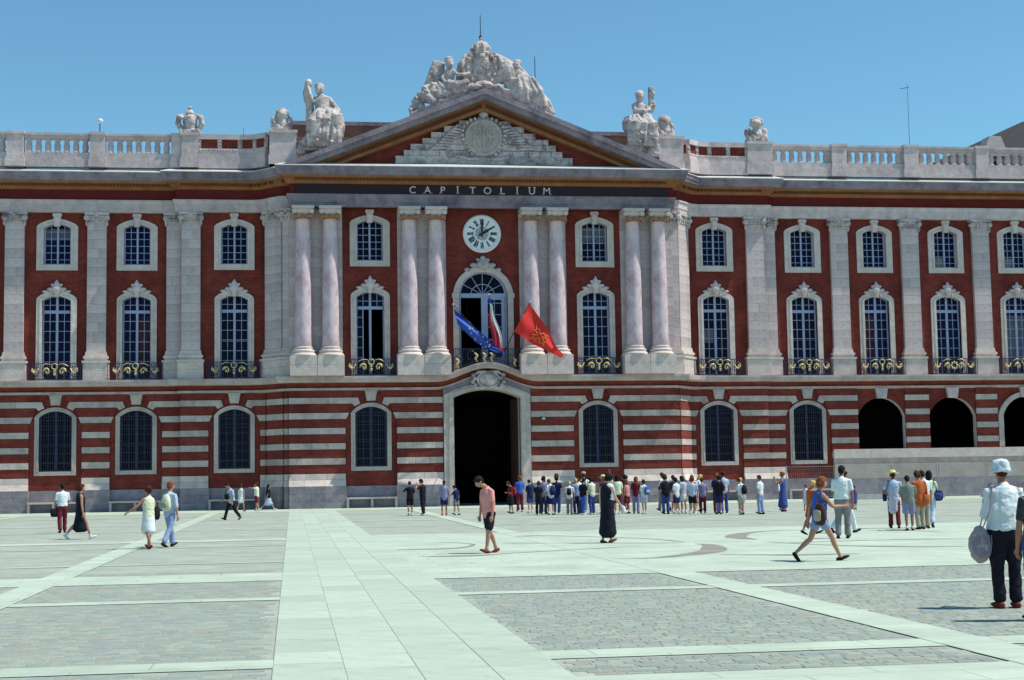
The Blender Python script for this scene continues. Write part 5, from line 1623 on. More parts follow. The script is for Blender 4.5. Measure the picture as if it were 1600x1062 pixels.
    # legs and feet
    for side in (-1, 1):
        hip, kn, an, sa = legs[side]
        d2 = (an-kn).normalized()
        B.tube([hip+Vector((0, 0, .02)), hip.lerp(kn, .3), kn, kn+d2*0.12+Vector((0, -.012, 0)), an-d2*0.05, an], [.088*f, .080*f, .054, .055, .036, .036], 10)
        pitch = max(-0.2, min(1.0, -sa*1.0)) if stride and side != lead else (0.28 if stride and side == lead else 0.0)*(-1)
        fd = Vector((side*0.10, cos(pitch), -sin(pitch))).normalized()
        legs[side] = (hip, kn, an, sa, fd)
        heel = an+Vector((0, -.03, -.04))
        B.tube([heel-fd*0.02, heel+fd*0.07, heel+fd*0.19], [(.034, .036), (.040, .034), (.034, .018)], 8, flat=(1, 0, 0))
    body = put('body', B, [skin, 'black', 'lip'], root)
    soft(body, voxel, 3, 0, 0.1, EX)
    # shoes
    for side in (-1, 1):
        hip, kn, an, sa, fd = legs[side]
        heel = an+Vector((0, -.03, -.046))
        sb = MB().tube([heel-fd*0.035, heel+fd*0.06, heel+fd*0.15, heel+fd*0.215], [(.040, .042), (.045, .042), (.045, .034), (.034, .020)], 8, flat=(1, 0, 0))
        put('shoe', sb, shoe, root, smooth=True)
        if shoe == 'shoe_white' or bot[0] == 'shorts':
            put('sock', MB().tube([an+Vector((0, 0, -.02)), an+(kn-an)*0.14], [.044, .044], 8), 'shoe_white' if shoe != 'shoe_red' else skin, root, smooth=True)
    # hair
    hm, hs = hair
    hbm = MB()
    hbm.ball(H(0, -0.022, 0.038), (.088, .103, .098), 14, rot=q)
    hbm.ball(H(0, -0.06, -0.012), (.080, .070, .085), 10, rot=q)
    hbm.ball(H(0, 0.045, 0.085), (.068, .045, .035), 8, rot=q)
    if hs in ('long', 'bob', 'bun', 'curly'):
        L = {'long': -.20, 'bob': -.09, 'bun': -.03, 'curly': -.08}[hs]
        hbm.tube([H(0, -.05, .03), H(0, -.075, -.05), H(0, -.085, L)], [(.09, .06), (.095, .055), (.07 if hs != 'bun' else .04, .03)], 10, flat=up)
        for sx in (-1, 1): hbm.tube([H(sx*.07, -.01, .04), H(sx*.083, -.015, -.03), H(sx*.075, -.03, max(L, -.14))], [.03, .028, .015], 8)
        if hs == 'bun': hbm.ball(H(0, -.12, .03), .05, 8)
        if hs == 'curly':
            for i in range(14):
                a = pr.random()*2*pi; zz = pr.uniform(-.05, .11); hbm.ball(H(.085*cos(a), -.03+.08*min(0.4, sin(a)), zz), .038, 6)
    if hat and hat[0] == 'bucket': hbm = MB().ball(H(0, -.03, -.01), (.078, .082, .075), 12, rot=q)
    if hat != 'wrap':
        o = put('hair', hbm, hm, root); soft(o, 0.017, 1, 0.022, 0.05)
    else:
        pass
    # hats
    if hat:
        hm2 = MB()
        if hat[0] == 'straw':
            hm2.lathe(0, 0, [(.20, .0), (.205, .012), (.10, .022), (.098, .09), (.075, .115), (.0, .12)], 20)
        elif hat[0] == 'cap':
            hm2.lathe(0, 0, [(.102, .0), (.104, .03), (.09, .08), (.05, .11), (.0, .118)], 14); hm2.box(-.07, .07, .08, .19, .0, .012)
        elif hat[0] == 'bucket':
            hm2.lathe(0, 0, [(.0, -.05), (.105, -.05), (.124, -.045), (.120, -.035), (.108, .0), (.106, .045), (.092, .082), (.055, .105), (0, .112)], 24)
        elif hat[0] == 'tall':
            hm2.lathe(0, 0, [(.15, .0), (.155, .015), (.10, .03), (.105, .12), (.06, .17), (.0, .175)], 16)
        hm2.xf(Matrix.Translation(H(0, -.008, .055 if hat[0] != 'bucket' else .035)) @ q.to_matrix().to_4x4() @ Matrix.Rotation(0.12, 4, 'X'))
        o = put('hat', hm2, hat[1], root, smooth=True)
        if hat[0] == 'bucket': soft(o, 0.011, 2, 0.03, 0.06)
        if hat[0] == 'straw':
            hb2 = MB().lathe(0, 0, [(.102, .020), (.104, .045), (.10, .046)], 20); hb2.xf(Matrix.Translation(H(0, -.008, .055)) @ q.to_matrix().to_4x4() @ Matrix.Rotation(0.12, 4, 'X')); put('hat_band', hb2, 'cloth_black', root)
    # top
    c, sl = top[0], top[1]
    t = MB(); i_ = 0.025
    h0 = hem
    if sl != 'nonetop':
        t.tube([P(0, 0, h0), P(0, 0, .94), P(0, 0.0, 1.08), P(0, 0.005, 1.20), P(0, 0.0, 1.31), P(0, -.01, 1.385), P(0, -.01, 1.44), P(0, -.01, 1.465)],
               [(.165*f+i_*.6, .122*f+i_*.6), (.162*f+i_, .120*f+i_), (.145*f+i_*1.1, .108*f+i_*1.1), (.16*f+i_, .12*f+i_), (.170+i_*.8, .122+i_*.7), (.158+i_*.6, .092+i_*.8), (.10+i_, .072+i_), (.070, .068)], 16, flat=up)
        for side in (-1, 1):
            S, E_, Wr = elb[side]
            if sl == 'none': continue
            e2 = S.lerp(E_, 0.72) if sl == 'short' else E_
            pts = [P(side*.07, -.01, 1.405), S+Vector((0, 0, .004)), S.lerp(E_, .35), e2]; rr = [.060, .063, .058, .056]
            if sl == 'long': pts += [E_.lerp(Wr, .45), E_.lerp(Wr, .92)]; rr[-1] = .052; rr += [.050, .040]
            if sl == 'elbow': pts += [E_.lerp(Wr, .12)]; rr += [.056]
            t.tube(pts, rr, 10)
        o = put('top', t, c, root); soft(o, voxel*0.9, 2, 0.028+detail, 0.11)
    # bottoms
    k, bc = bot[0], bot[1]
    g = MB()
    if k in ('trousers', 'shorts', 'hot'):
        g.tube([P(0, 0, 1.02), P(0, 0, .94), P(0, 0, .87), P(0, 0, .82)], [(.148*f, .112*f), (.175*f, .13*f), (.175*f, .13*f), (.12*f, .10*f)], 14, flat=up)
        for side in (-1, 1):
            hip, kn, an, sa, fd = legs[side]
            if k == 'trousers': g.tube([hip, hip.lerp(kn, .35), kn, kn.lerp(an, .5), an+(kn-an)*0.06], [.105*f, .100*f, .080, .073, .075], 10)
            elif k == 'hot': g.tube([hip, hip.lerp(kn, .25), hip.lerp(kn, .45)], [.107*f, .104*f, .100*f], 10)
            else: g.tube([hip, hip.lerp(kn, .35), hip.lerp(kn, .82)], [.107*f, .108*f, .105*f], 10)
    else:
        hz = {'skirt': .52, 'mini': .66, 'dress': .50, 'longdress': .24, 'maxi': .24, 'slit': .36}[k]
        w = 1.0+0.5*abs(stride)
        fl = {'skirt': .05, 'mini': .03, 'dress': .03, 'longdress': .07, 'maxi': .10, 'slit': .02}[k]
        ym = (legs[1][1].y+legs[-1][1].y)*0.3
        g.tube([P(0, 0, 1.06), P(0, 0, .95), Vector((0, ym*.3, Z((.95+hz)/2))), Vector((0, ym, Z(hz)))], [(.140*f, .108*f), (.178*f, .135*f), (.18*f+fl*.4, (.14+fl*.4)*w), (.165*f+fl, (.135+fl)*w+0.14*abs(stride))], 18, flat=up)
    o = put({'trousers': 'trousers', 'shorts': 'shorts', 'hot': 'shorts'}.get(k, 'skirt'), g, bc, root); soft(o, voxel*0.9, 2, 0.024+detail, 0.13)
    PERSONS.append(root)
    root['_s'] = s
    del root['_s']
    return dict(root=root, P=P, hands=hands, H=H, s=s, elb=elb)

def world(pd, v):
    r = pd['root']
    return Matrix.Translation(r.location) @ Matrix.Rotation(r.rotation_euler.z, 4, 'Z') @ Matrix.Scale(pd['s'], 4) @ Vector(v)
def frame(pd, v):
    r = pd['root']
    return Matrix.Translation(world(pd, v)) @ Matrix.Rotation(r.rotation_euler.z, 4, 'Z') @ Matrix.Scale(pd['s'], 4)
def backpack(pd, m, label, size=1.0, side=0.0, m2=None):
    e = bpy.data.objects.new('backpack', None); COL.objects.link(e); tag(e, label, 'backpack', 'backpacks worn in the crowd')
    e.matrix_world = frame(pd, pd['P'](side, -.21, 1.20))
    b = MB(); b.tube([(0, 0, -.19*size), (0, -.01, -.1*size), (0, -.01, .08*size), (0, .01, .19*size)], [(.14*size, .07), (.16*size, .095), (.145*size, .085), (.09*size, .05)], 12, flat=(1, 0, 0))
    o = put('bag', b, m, e, smooth=True)
    b = MB(); b.tube([(0, -.09, -.12*size), (0, -.10, -.0)], [(.11*size, .03), (.10*size, .03)], 10, flat=(1, 0, 0)); put('pocket', b, m2 or m, e, smooth=True)
    for sx in (-1, 1):
        b = MB().tube([(sx*.08, .04, .19*size), (sx*.10-side, .20, .245), (sx*.12-side, .335, .12), (sx*.13-side, .34, -.02)], [(.022, .008)]*4, 6, flat=(1, 0, 0)); put('strap', b, m2 or m, e)
    return e
def shoulder_bag(pd, m, label, at, size=(.18, .09, .16), sh=1, m2=None, cat='bag', name='shoulder_bag', strap=True, grp=None):
    e = bpy.data.objects.new(name, None); COL.objects.link(e); tag(e, label, cat, grp)
    c = pd['P'](*at)
    e.matrix_world = frame(pd, c)
    b = MB(); b.tube([(0, 0, -size[2]), (0, 0, -size[2]*.5), (0, 0, size[2]*.5), (0, 0, size[2])], [(size[0]*.8, size[1]*.6), (size[0], size[1]), (size[0]*.95, size[1]), (size[0]*.8, size[1]*.4)], 14, flat=(1, 0, 0))
    put('bag', b, m, e, smooth=True)
    if m2:
        b = MB().tube([(0, -size[1]*.6, -size[2]*.55), (0, -size[1]*.6, size[2]*.35)], [(size[0]*.8, size[1]*.6)]*2, 12, flat=(1, 0, 0)); put('panel', b, m2, e, smooth=True)
    if strap:
        S = pd['P'](sh*.15, 0, 1.475)-c
        b = MB()
        for dy in (-.07, .07):
            b.tube([(0, dy*.4, size[2]*.9), (S.x*.6, dy*1.6+S.y*.5, S.z*.55), (S.x, S.y+dy*.9, S.z-.02)], [(.016, .006)]*3, 6, flat=(0, 1, 0))
        b.tube([(S.x, S.y-.07, S.z-.02), (S.x, S.y, S.z+.012), (S.x, S.y+.07, S.z-.02)], [(.016, .006)]*3, 6, flat=(1, 0, 0))
        put('strap', b, m, e)
    return e

# --- near and middle figures
V = 0.015
p = person('woman seen from behind in pale cloth hat, white blouse and dark trousers', -3.07, -73.5, 1.76, 84, ('white', 'elbow'), ('trousers', 'cloth_black'), ('hair_brown', 'short'), 'skin_tan', 'shoe_red', ('fold', 'fold'), 0.0, 1, ('bucket', 'hat_pale'), 0.15, 1.22, 0.013, 0.014, hem=.93, cat='woman')
e = shoulder_bag(p, 'bag_stripe', 'round striped straw bag hanging at the hip of the woman in the cloth hat', (-.31, -.02, .77), (.06, .03, .14), -1)
o = put('woven_body', MB().ball((0, 0, -.02), (.145, .075, .215), 20).ball((0, 0, .10), (.09, .05, .12), 14), 'bag_stripe', e); soft(o, 0.012, 2, 0.03, 0.07)
for k_ in range(4):
    ra = .115-.03*k_
    pts = [(-ra, -.072+.022*k_*0-.0, .10), (-ra, -.075, .0)]+[(-ra*cos(t*pi/8), -.062-.02*sin(t*pi/8)*(1-ra*4), -.02-(.15-.03*k_)*sin(t*pi/8)) for t in range(9)]+[(ra, -.075, .0), (ra, -.072, .10)]
    put('stripe', MB().tube(pts, [.005]*len(pts), 5), 'bag_line', e)
p = person('person cut off by the right edge in blue trousers and dark sleeve', -3.44, -75.05, 1.66, 95, ('black', 'short'), ('trousers', 'blue'), ('hair_brown', 'short'), 'skin_tan', 'shoe_red', ('down', 'down'), 0.0, 1, voxel=V)
p = person('man in pink t-shirt and black shorts walking with his head bowed', -7.27, -57.45, 1.74, 205, ('pink', 'short'), ('shorts', 'cloth_black'), ('hair_black', 'short'), 'skin', 'shoe_red', ('down', 'down'), 0.22, -1, None, 1.0, 1.0, V, 0.003, hem=.84, cat='man', lean=0.12)
p = person('woman striding right in blue shorts carrying a brown and cream bag', -1.77, -63.3, 1.66, 8, ('blue', 'none'), ('hot', 'denim_light'), ('hair_red', 'bob'), 'skin', 'shoe_dark', ('swingb', 'fwd'), 0.52, 1, None, 0.2, 0.97, V, 0.0, cat='woman', lean=0.05)
shoulder_bag(p, 'brown', 'brown and cream tote bag under the arm of the woman in blue shorts', (.26, -.12, 1.02), (.17, .10, .19), 1, 'sand', name='tote_bag')
p = person('fair haired child in orange carried against the shoulder of the striding woman', -1.84, -63.05, 1.02, 8, ('orange', 'short'), ('shorts', 'orange'), ('hair_blond', 'bob'), 'skin', 'shoe_dark', ('fwd', 'fwd'), 0.25, 1, None, 0.5, 1.0, V, cat='child')
p['root'].location.z = 0.50
p = person('man in white polo shirt and grey trousers walking away', 2.05, -54.23, 1.82, 60, ('white', 'short'), ('trousers', 'grey'), ('hair_black', 'short'), 'skin_tan', 'shoe_dark', ('fold', 'down'), 0.10, 1, None, 0.25, 1.08, V, 0.003, hem=.98, cat='man')
p = person('man in white trousers walking right half hidden by the white polo shirt', 3.35, -50.9, 1.72, 20, ('white', 'short'), ('trousers', 'white'), ('hair_black', 'short'), 'skin_tan', 'shoe_dark', ('down', 'down'), 0.38, 1, None, 0.1, 1.0, V, cat='man')
p = person('woman in black sleeveless flared dress over a white top, arm held out', -3.84, -53.74, 1.73, 38, ('cloth_black', 'none'), ('longdress', 'cloth_black'), ('hair_black', 'curly'), 'skin_pale', 'shoe_red', ('down', 'low'), 0.06, 1, None, 0.55, 1.0, V, hem=.80, cat='woman')
q = MB().tube([p['P'](0.05, .03, 1.1), p['P'](0.06, .03, 1.3), p['P'](0.05, .01, 1.44)], [(.15, .13), (.15, .13), (.13, .09)], 12, flat=(1, 0, 0)); put('white_top', q, 'white', p['root'], smooth=True)
e = bpy.data.objects.new('plastic_bag', None); COL.objects.link(e); tag(e, 'crumpled white plastic bag in the outstretched hand of the woman in black', 'bag')
e.matrix_world = frame(p, p['hands'][1][1]+Vector((0, .06, -.08)))
o = put('bag', MB().ball((0, 0, 0), (.08, .06, .10), 10).ball((.02, .02, -.05), (.07, .06, .06), 8), 'white', e); soft(o, 0.012, 0, 0.04, 0.05)
p = person('woman in sleeveless cream dress walking beside a man in jeans', -15.18, -51.08, 1.60, 128, ('cream', 'none'), ('dress', 'white'), ('hair_brown', 'bun'), 'skin_tan', 'shoe_red', ('out', 'down'), 0.24, 1, None, 0.1, 0.98, V, cat='woman')
shoulder_bag(p, 'cloth_black', 'dark shoulder bag hanging between the woman in cream and the man in jeans', (.24, -.02, 1.0), (.12, .07, .17), 1)
p = person('man in white shirt and pale jeans with a cream backpack', -14.72, -50.15, 1.72, 48, ('light_blue', 'elbow'), ('trousers', 'denim_light'), ('hair_red', 'short'), 'skin', 'shoe_dark', ('fold', 'down'), 0.30, -1, None, 0.1, 1.0, V, 0.003, cat='man')
backpack(p, 'cream', 'cream rucksack on the man in pale jeans', 1.0, .08, 'sand')
p = person('man in white shirt and dark red trousers seen from behind at the far left', -19.45, -36.21, 1.70, 110, ('white', 'short'), ('trousers', 'dark_red'), ('hair_black', 'short'), 'skin_tan', 'shoe_dark', ('down', 'fold'), 0.12, 1, None, 0.1, 1.02, 0.018, hem=.95, cat='man')
shoulder_bag(p, 'cloth_black', 'black briefcase held by the man in dark red trousers', (-.25, 0, .72), (.17, .05, .14), -1, strap=False, name='briefcase')
p = person('woman in long black split dress striding right, arm swung behind', -17.94, -42.98, 1.72, 20, ('cloth_black', 'none'), ('slit', 'cloth_black'), ('hair_brown', 'bob'), 'skin', 'shoe_white', ('out', 'down'), 0.42, 1, None, 0.1, 0.98, 0.018, hem=.8, cat='woman')
q = MB().tube([p['P'](-.17, .02, 1.42), p['P'](-.22, .05, 1.30), p['P'](-.24, .08, 1.22)], [.066, .066, .06], 10); put('white_sleeve', q, 'white', p['root'], smooth=True)
p = person('man in black clothes and pale blue collar walking left with bags', -14.2, -22.9, 1.68, 215, ('light_blue', 'short'), ('trousers', 'cloth_black'), ('hair_black', 'short'), 'skin', 'shoe_dark', ('down', 'swingf'), 0.40, 1, None, 0.6, 1.05, 0.02, cat='man', lean=.15)
shoulder_bag(p, 'cloth_black', 'black camera bag on the chest of the man walking left', (0, .22, 1.12), (.15, .09, .12), 1)
p = person('woman in short white shift dress against the shaded wall', -14.38, -4.6, 1.56, 60, ('white', 'none'), ('mini', 'white'), ('hair_brown', 'bob'), 'skin', 'shoe_dark', ('down', 'down'), 0.3, 1, voxel=0.026, cat='woman')
p = person('woman in cream blouse and brown shorts lifting her arm by the shaded wall', -13.53, -4.2, 1.62, 160, ('cream', 'short'), ('shorts', 'dark_red'), ('hair_brown', 'bob'), 'skin', 'shoe_white', ('wide', 'head'), 0.15, 1, voxel=0.026, cat='woman')
p = person('person in dark waistcoat and white skirt behind the woman in brown shorts', -12.9, -3.4, 1.55, 20, ('cloth_black', 'short'), ('skirt', 'light_blue'), ('hair_black', 'long'), 'skin', 'shoe_white', ('down', 'back'), 0.5, 1, voxel=0.026, cat='person')

V = 0.024
L_ = [
 ('teenager in black t-shirt and shorts at the left of the doorway', -5.95, -20.15, 1.56, 60, ('cloth_black', 'short'), ('shorts', 'cloth_black'), ('hair_brown', 'short'), 'skin', 'shoe_white', ('out', 'fold'), .08),
 ('person in black raising an arm to the head, left of the doorway', -5.40, -20.4, 1.62, 110, ('cloth_black', 'short'), ('trousers', 'cloth_black'), ('hair_black', 'short'), 'skin', 'shoe_white', ('head', 'down'), .06),
 ('boy in lilac shirt and dark shorts by the left door jamb', -4.74, -21.06, 1.58, 120, ('lilac', 'short'), ('shorts', 'navy'), ('hair_brown', 'short'), 'skin_tan', 'shoe_red', ('fwd', 'down'), .1),
 ('small child in navy top and grey shorts before the dark doorway', -3.96, -20.4, 1.36, 150, ('navy', 'short'), ('shorts', 'grey'), ('hair_black', 'short'), 'skin', 'shoe_dark', ('fwd', 'down'), .12),
 ('woman in dark skirt at the doorway with a red rucksack', -1.60, -21.27, 1.58, 170, ('dark_red', 'short'), ('skirt', 'cloth_black'), ('hair_brown', 'bob'), 'skin', 'shoe_dark', ('fold', 'down'), .05),
 ('tall man in bright blue shirt at the right door jamb', -0.90, -18.99, 1.76, 100, ('blue', 'short'), ('trousers', 'dark_red'), ('hair_red', 'short'), 'skin_tan', 'shoe_white', ('fold', 'fold'), .05),
 ('teenager in dark t-shirt and denim shorts, first of the crowd right of the doorway', -0.78, -21.95, 1.60, 75, ('navy', 'short'), ('shorts', 'denim'), ('hair_black', 'short'), 'skin_pale', 'shoe_white', ('fold', 'fold'), .03),
 ('dark clothed teenager half hidden behind the navy rucksack', -0.95, -24.3, 1.53, 95, ('cloth_black', 'short'), ('trousers', 'cloth_black'), ('hair_brown', 'bob'), 'skin', 'shoe_white', ('down', 'fold'), .03),
 ('boy in white t-shirt and dark shorts with a navy rucksack', -0.50, -24.8, 1.57, 88, ('white', 'short'), ('shorts', 'navy'), ('hair_brown', 'short'), 'skin', 'shoe_dark', ('down', 'fold'), .08),
 ('person in tall brown hat, dark shirt and blue jeans', 0.09, -24.1, 1.66, 70, ('navy', 'short'), ('trousers', 'denim'), ('hair_brown', 'curly'), 'skin', 'shoe_white', ('fold', 'hip'), .05),
 ('child in white t-shirt wearing a small dark backpack, left of the blue trousers', 0.86, -23.5, 1.50, 85, ('white', 'short'), ('trousers', 'grey'), ('hair_blond', 'short'), 'skin', 'shoe_dark', ('down', 'down'), .04),
 ('teenager in white top and dark blue jeans in the crowd', 1.22, -23.82, 1.60, 95, ('white', 'short'), ('trousers', 'navy'), ('hair_brown', 'bob'), 'skin', 'shoe_dark', ('fold', 'fold'), .04),
 ('teenager in black vest and bright blue trousers in the crowd', 1.00, -26.22, 1.62, 75, ('cloth_black', 'short'), ('trousers', 'blue'), ('hair_black', 'short'), 'skin_pale', 'shoe_white', ('down', 'fold'), .1),
 ('tall man in white cap and white shirt behind the blue trousers', 1.82, -21.75, 1.82, 85, ('white', 'short'), ('trousers', 'sand'), ('hair_brown', 'short'), 'skin', 'shoe_white', ('fwd', 'down'), .03),
 ('girl in white top and pale denim skirt before the yellow hat', 1.52, -25.0, 1.50, 60, ('light_blue', 'short'), ('mini', 'denim_light'), ('hair_brown', 'bob'), 'skin', 'shoe_white', ('fold', 'fold'), .04),
 ('person in yellow hat and red dress in the crowd', 1.95, -24.9, 1.60, 120, ('red', 'none'), ('shorts', 'red'), ('hair_blond', 'short'), 'skin', 'shoe_white', ('fold', 'down'), .04),
 ('teenager in dark top and navy trousers behind the woman in black', 1.74, -27.2, 1.58, 100, ('navy', 'short'), ('trousers', 'navy'), ('hair_red', 'bob'), 'skin', 'shoe_dark', ('down', 'down'), .04),
 ('girl in dark top with raised hand just right of the woman in black', 2.45, -26.16, 1.62, 80, ('cream', 'short'), ('shorts', 'dark_red'), ('hair_black', 'long'), 'skin', 'shoe_white', ('high', 'down'), .05),
 ('girl in pale lilac dress with a dark shoulder bag', 2.75, -25.31, 1.56, 110, ('lilac', 'none'), ('dress', 'lilac'), ('hair_brown', 'long'), 'skin', 'shoe_white', ('down', 'fold'), .04),
 ('woman in cream halter top and red skirt seen from behind', 3.02, -25.51, 1.64, 90, ('cream', 'none'), ('skirt', 'red'), ('hair_black', 'short'), 'skin_tan', 'shoe_white', ('fold', 'fold'), .05),
 ('girl with long red hair and dark red top in the crowd', 3.32, -25.3, 1.60, 95, ('dark_red', 'short'), ('trousers', 'lilac'), ('hair_red', 'long'), 'skin', 'shoe_dark', ('down', 'down'), .03),
 ('girl in white t-shirt and pale shorts with a bright blue rucksack', 3.55, -25.9, 1.57, 80, ('white', 'short'), ('shorts', 'light_blue'), ('hair_brown', 'bob'), 'skin', 'shoe_white', ('fold', 'down'), .08),
 ('person in grey stepping behind the teenager in the black shirt', 5.45, -22.3, 1.72, 150, ('white', 'short'), ('trousers', 'grey'), ('hair_brown', 'short'), 'skin', 'shoe_dark', ('down', 'down'), .3),
 ('teenager in loose black shirt and blue jeans standing with back turned', 4.22, -27.89, 1.59, 85, ('cloth_black', 'elbow'), ('trousers', 'denim'), ('hair_black', 'short'), 'skin', 'shoe_dark', ('hip', 'down'), .04),
 ('girl in long white t-shirt beside the black shirt', 4.72, -27.3, 1.60, 100, ('white', 'short'), ('shorts', 'navy'), ('hair_black', 'bob'), 'skin', 'shoe_white', ('down', 'fold'), .05),
 ('boy in pale blue t-shirt and black shorts in the right hand crowd', 5.02, -28.42, 1.63, 90, ('light_blue', 'short'), ('shorts', 'cloth_black'), ('hair_brown', 'short'), 'skin', 'shoe_white', ('fold', 'down'), .08),
 ('teenager in white and beige with a red rucksack', 5.42, -27.65, 1.60, 75, ('white', 'short'), ('shorts', 'pink'), ('hair_red', 'bob'), 'skin', 'shoe_white', ('down', 'down'), .06),
 ('woman in white skirt and top lifting one foot beside the red rucksack', 6.20, -24.56, 1.60, 30, ('white', 'short'), ('skirt', 'white'), ('hair_blond', 'long'), 'skin', 'shoe_dark', ('down', 'fold'), .18),
 ('teenager in pale top half hidden behind the large black shirt', 6.15, -26.8, 1.58, 100, ('lilac', 'short'), ('trousers', 'dark_red'), ('hair_black', 'short'), 'skin', 'shoe_dark', ('down', 'down'), .03),
 ('large teenager in black t-shirt and navy knee shorts', 6.15, -29.21, 1.64, 80, ('cloth_black', 'elbow'), ('shorts', 'navy'), ('hair_black', 'curly'), 'skin', 'shoe_dark', ('fold', 'down'), .04),
 ('boy in white t-shirt and pale shorts with a dark rucksack', 6.72, -29.58, 1.59, 85, ('white', 'short'), ('shorts', 'sand'), ('hair_brown', 'short'), 'skin', 'shoe_dark', ('fold', 'down'), .07),
 ('tall person with tied up hair behind the dark rucksack', 6.80, -27.0, 1.68, 120, ('light_blue', 'short'), ('trousers', 'denim'), ('hair_brown', 'bun'), 'skin', 'shoe_dark', ('down', 'down'), .04),
 ('small fair child in white t-shirt and black shorts near the end of the crowd', 7.08, -28.75, 1.46, 80, ('white', 'short'), ('shorts', 'cloth_black'), ('hair_blond', 'short'), 'skin', 'shoe_dark', ('fold', 'fold'), .05),
 ('boy in white t-shirt and blue jeans standing last at the right of the crowd', 7.35, -30.05, 1.55, 120, ('white', 'short'), ('trousers', 'denim_light'), ('hair_brown', 'short'), 'skin', 'shoe_dark', ('down', 'down'), .05),

 ('teenager in pink t-shirt glimpsed behind the navy rucksack', -0.25, -22.6, 1.58, 100, ('pink', 'short'), ('trousers', 'denim'), ('hair_black', 'short'), 'skin', 'shoe_white', ('down', 'fold'), .04),
 ('curly haired teenager in white top left of the navy rucksack', -0.62, -23.3, 1.60, 80, ('lilac', 'short'), ('trousers', 'navy'), ('hair_black', 'curly'), 'skin', 'shoe_dark', ('fold', 'down'), .04),
 ('dark haired teenager in cream shirt behind the black vest', 1.45, -24.6, 1.58, 90, ('cream', 'short'), ('trousers', 'denim'), ('hair_black', 'bob'), 'skin', 'shoe_white', ('fold', 'fold'), .04),
 ('teenager in dark red top behind the yellow hat', 2.15, -23.2, 1.66, 95, ('dark_red', 'short'), ('trousers', 'denim'), ('hair_black', 'short'), 'skin', 'shoe_dark', ('down', 'down'), .04),
 ('girl in white top carrying a dark bag near the raised hand', 2.62, -24.3, 1.64, 70, ('white', 'short'), ('shorts', 'cloth_black'), ('hair_black', 'long'), 'skin', 'shoe_white', ('fold', 'down'), .05),
 ('bare armed girl in pink behind the red skirt', 3.10, -24.4, 1.58, 110, ('pink', 'none'), ('shorts', 'dark_red'), ('hair_red', 'long'), 'skin', 'shoe_dark', ('down', 'fold'), .04),
 ('dark haired girl in pale top between the white t-shirt and the blue t-shirt', 4.98, -26.9, 1.66, 85, ('light_blue', 'short'), ('mini', 'white'), ('hair_black', 'long'), 'skin', 'shoe_white', ('down', 'down'), .04),
 ('curly red haired woman with bare shoulders by the red rucksack', 5.62, -26.9, 1.62, 70, ('cream', 'none'), ('mini', 'white'), ('hair_red', 'curly'), 'skin_pale', 'shoe_dark', ('down', 'fold'), .05),
 ('teenager in navy top behind the large black t-shirt', 6.42, -27.8, 1.62, 95, ('navy', 'short'), ('trousers', 'dark_red'), ('hair_red', 'bob'), 'skin', 'shoe_dark', ('fold', 'down'), .04),

 ('fair haired teenager in dark jeans behind the bright blue trousers', 1.10, -22.9, 1.66, 95, ('denim_light', 'short'), ('trousers', 'navy'), ('hair_blond', 'short'), 'skin', 'shoe_dark', ('down', 'fold'), .04),
 ('boy in black t-shirt and sand shorts behind the white cap', 1.60, -20.9, 1.72, 80, ('cloth_black', 'short'), ('shorts', 'sand'), ('hair_black', 'short'), 'skin_tan', 'shoe_dark', ('hip', 'down'), .04),
 ('woman in grey green top and black trousers beside the raised hand', 2.28, -24.9, 1.66, 60, ('grey_green', 'short'), ('trousers', 'cloth_black'), ('hair_black', 'bob'), 'skin', 'shoe_dark', ('fold', 'fold'), .04),
 ('girl in white top and denim skirt between the lilac dress and the red skirt', 2.90, -23.6, 1.68, 120, ('white', 'none'), ('mini', 'denim'), ('hair_brown', 'long'), 'skin', 'shoe_white', ('down', 'fwd'), .05),
 ('dark haired boy in brown t-shirt behind the bright blue rucksack', 3.36, -23.9, 1.64, 90, ('brown', 'short'), ('shorts', 'denim'), ('hair_black', 'curly'), 'skin', 'shoe_dark', ('down', 'down'), .04),
 ('teenager in navy polo and white shorts behind the red rucksack', 5.20, -25.4, 1.70, 85, ('navy', 'short'), ('shorts', 'white'), ('hair_brown', 'short'), 'skin_tan', 'shoe_white', ('fold', 'down'), .04),
 ('teenager in dark red cap and black top near the dark rucksack', 6.45, -28.3, 1.56, 70, ('cloth_black', 'short'), ('trousers', 'denim'), ('hair_black', 'short'), 'skin', 'shoe_dark', ('fold', 'hip'), .04),
 ('girl in dark dress half hidden behind the blue jeans and black shirt', 4.45, -25.9, 1.66, 100, ('navy', 'none'), ('dress', 'navy'), ('hair_brown', 'long'), 'skin', 'shoe_dark', ('down', 'fold'), .04),
]
FAT = {23: 1.12, 29: 1.2}
hats = {9: ('tall', 'brown'), 13: ('cap', 'sand'), 15: ('straw', 'straw'), 49: ('cap', 'dark_red')}
C_ = []
for i, a in enumerate(L_):
    lab, X, Y, h, fc, tp, bt, hr, sk, so, ar, stv = a
    X += pr.uniform(-.22, .22); k3 = (90.9+Y); Y += pr.uniform(-1.6, 1.3); X = -11.56+(X+11.56)*(90.9+Y)/k3; fc += pr.uniform(-40, 40); h *= pr.uniform(.93, 1.06)
    C_.append(person(lab, X, Y, h, fc, tp, bt, hr, sk, so, ar, stv, pr.choice((-1, 1)), hats.get(i), pr.uniform(-.1, .9), FAT.get(i, pr.uniform(.93, 1.04)), V,
                     group='visitors gathered in front of the doorway', hem=pr.uniform(.80, .88)))
backpack(C_[4], 'red', 'red rucksack on the woman in a dark skirt at the doorway')
backpack(C_[8], 'navy', 'large navy rucksack on the boy near the doorway', 1.1)
backpack(C_[10], 'cloth_black', 'small black backpack on the fair haired child', .8)
backpack(C_[21], 'blue', 'bright blue rucksack with pale pocket on the girl in pale shorts', 1.0, .06, 'light_blue')
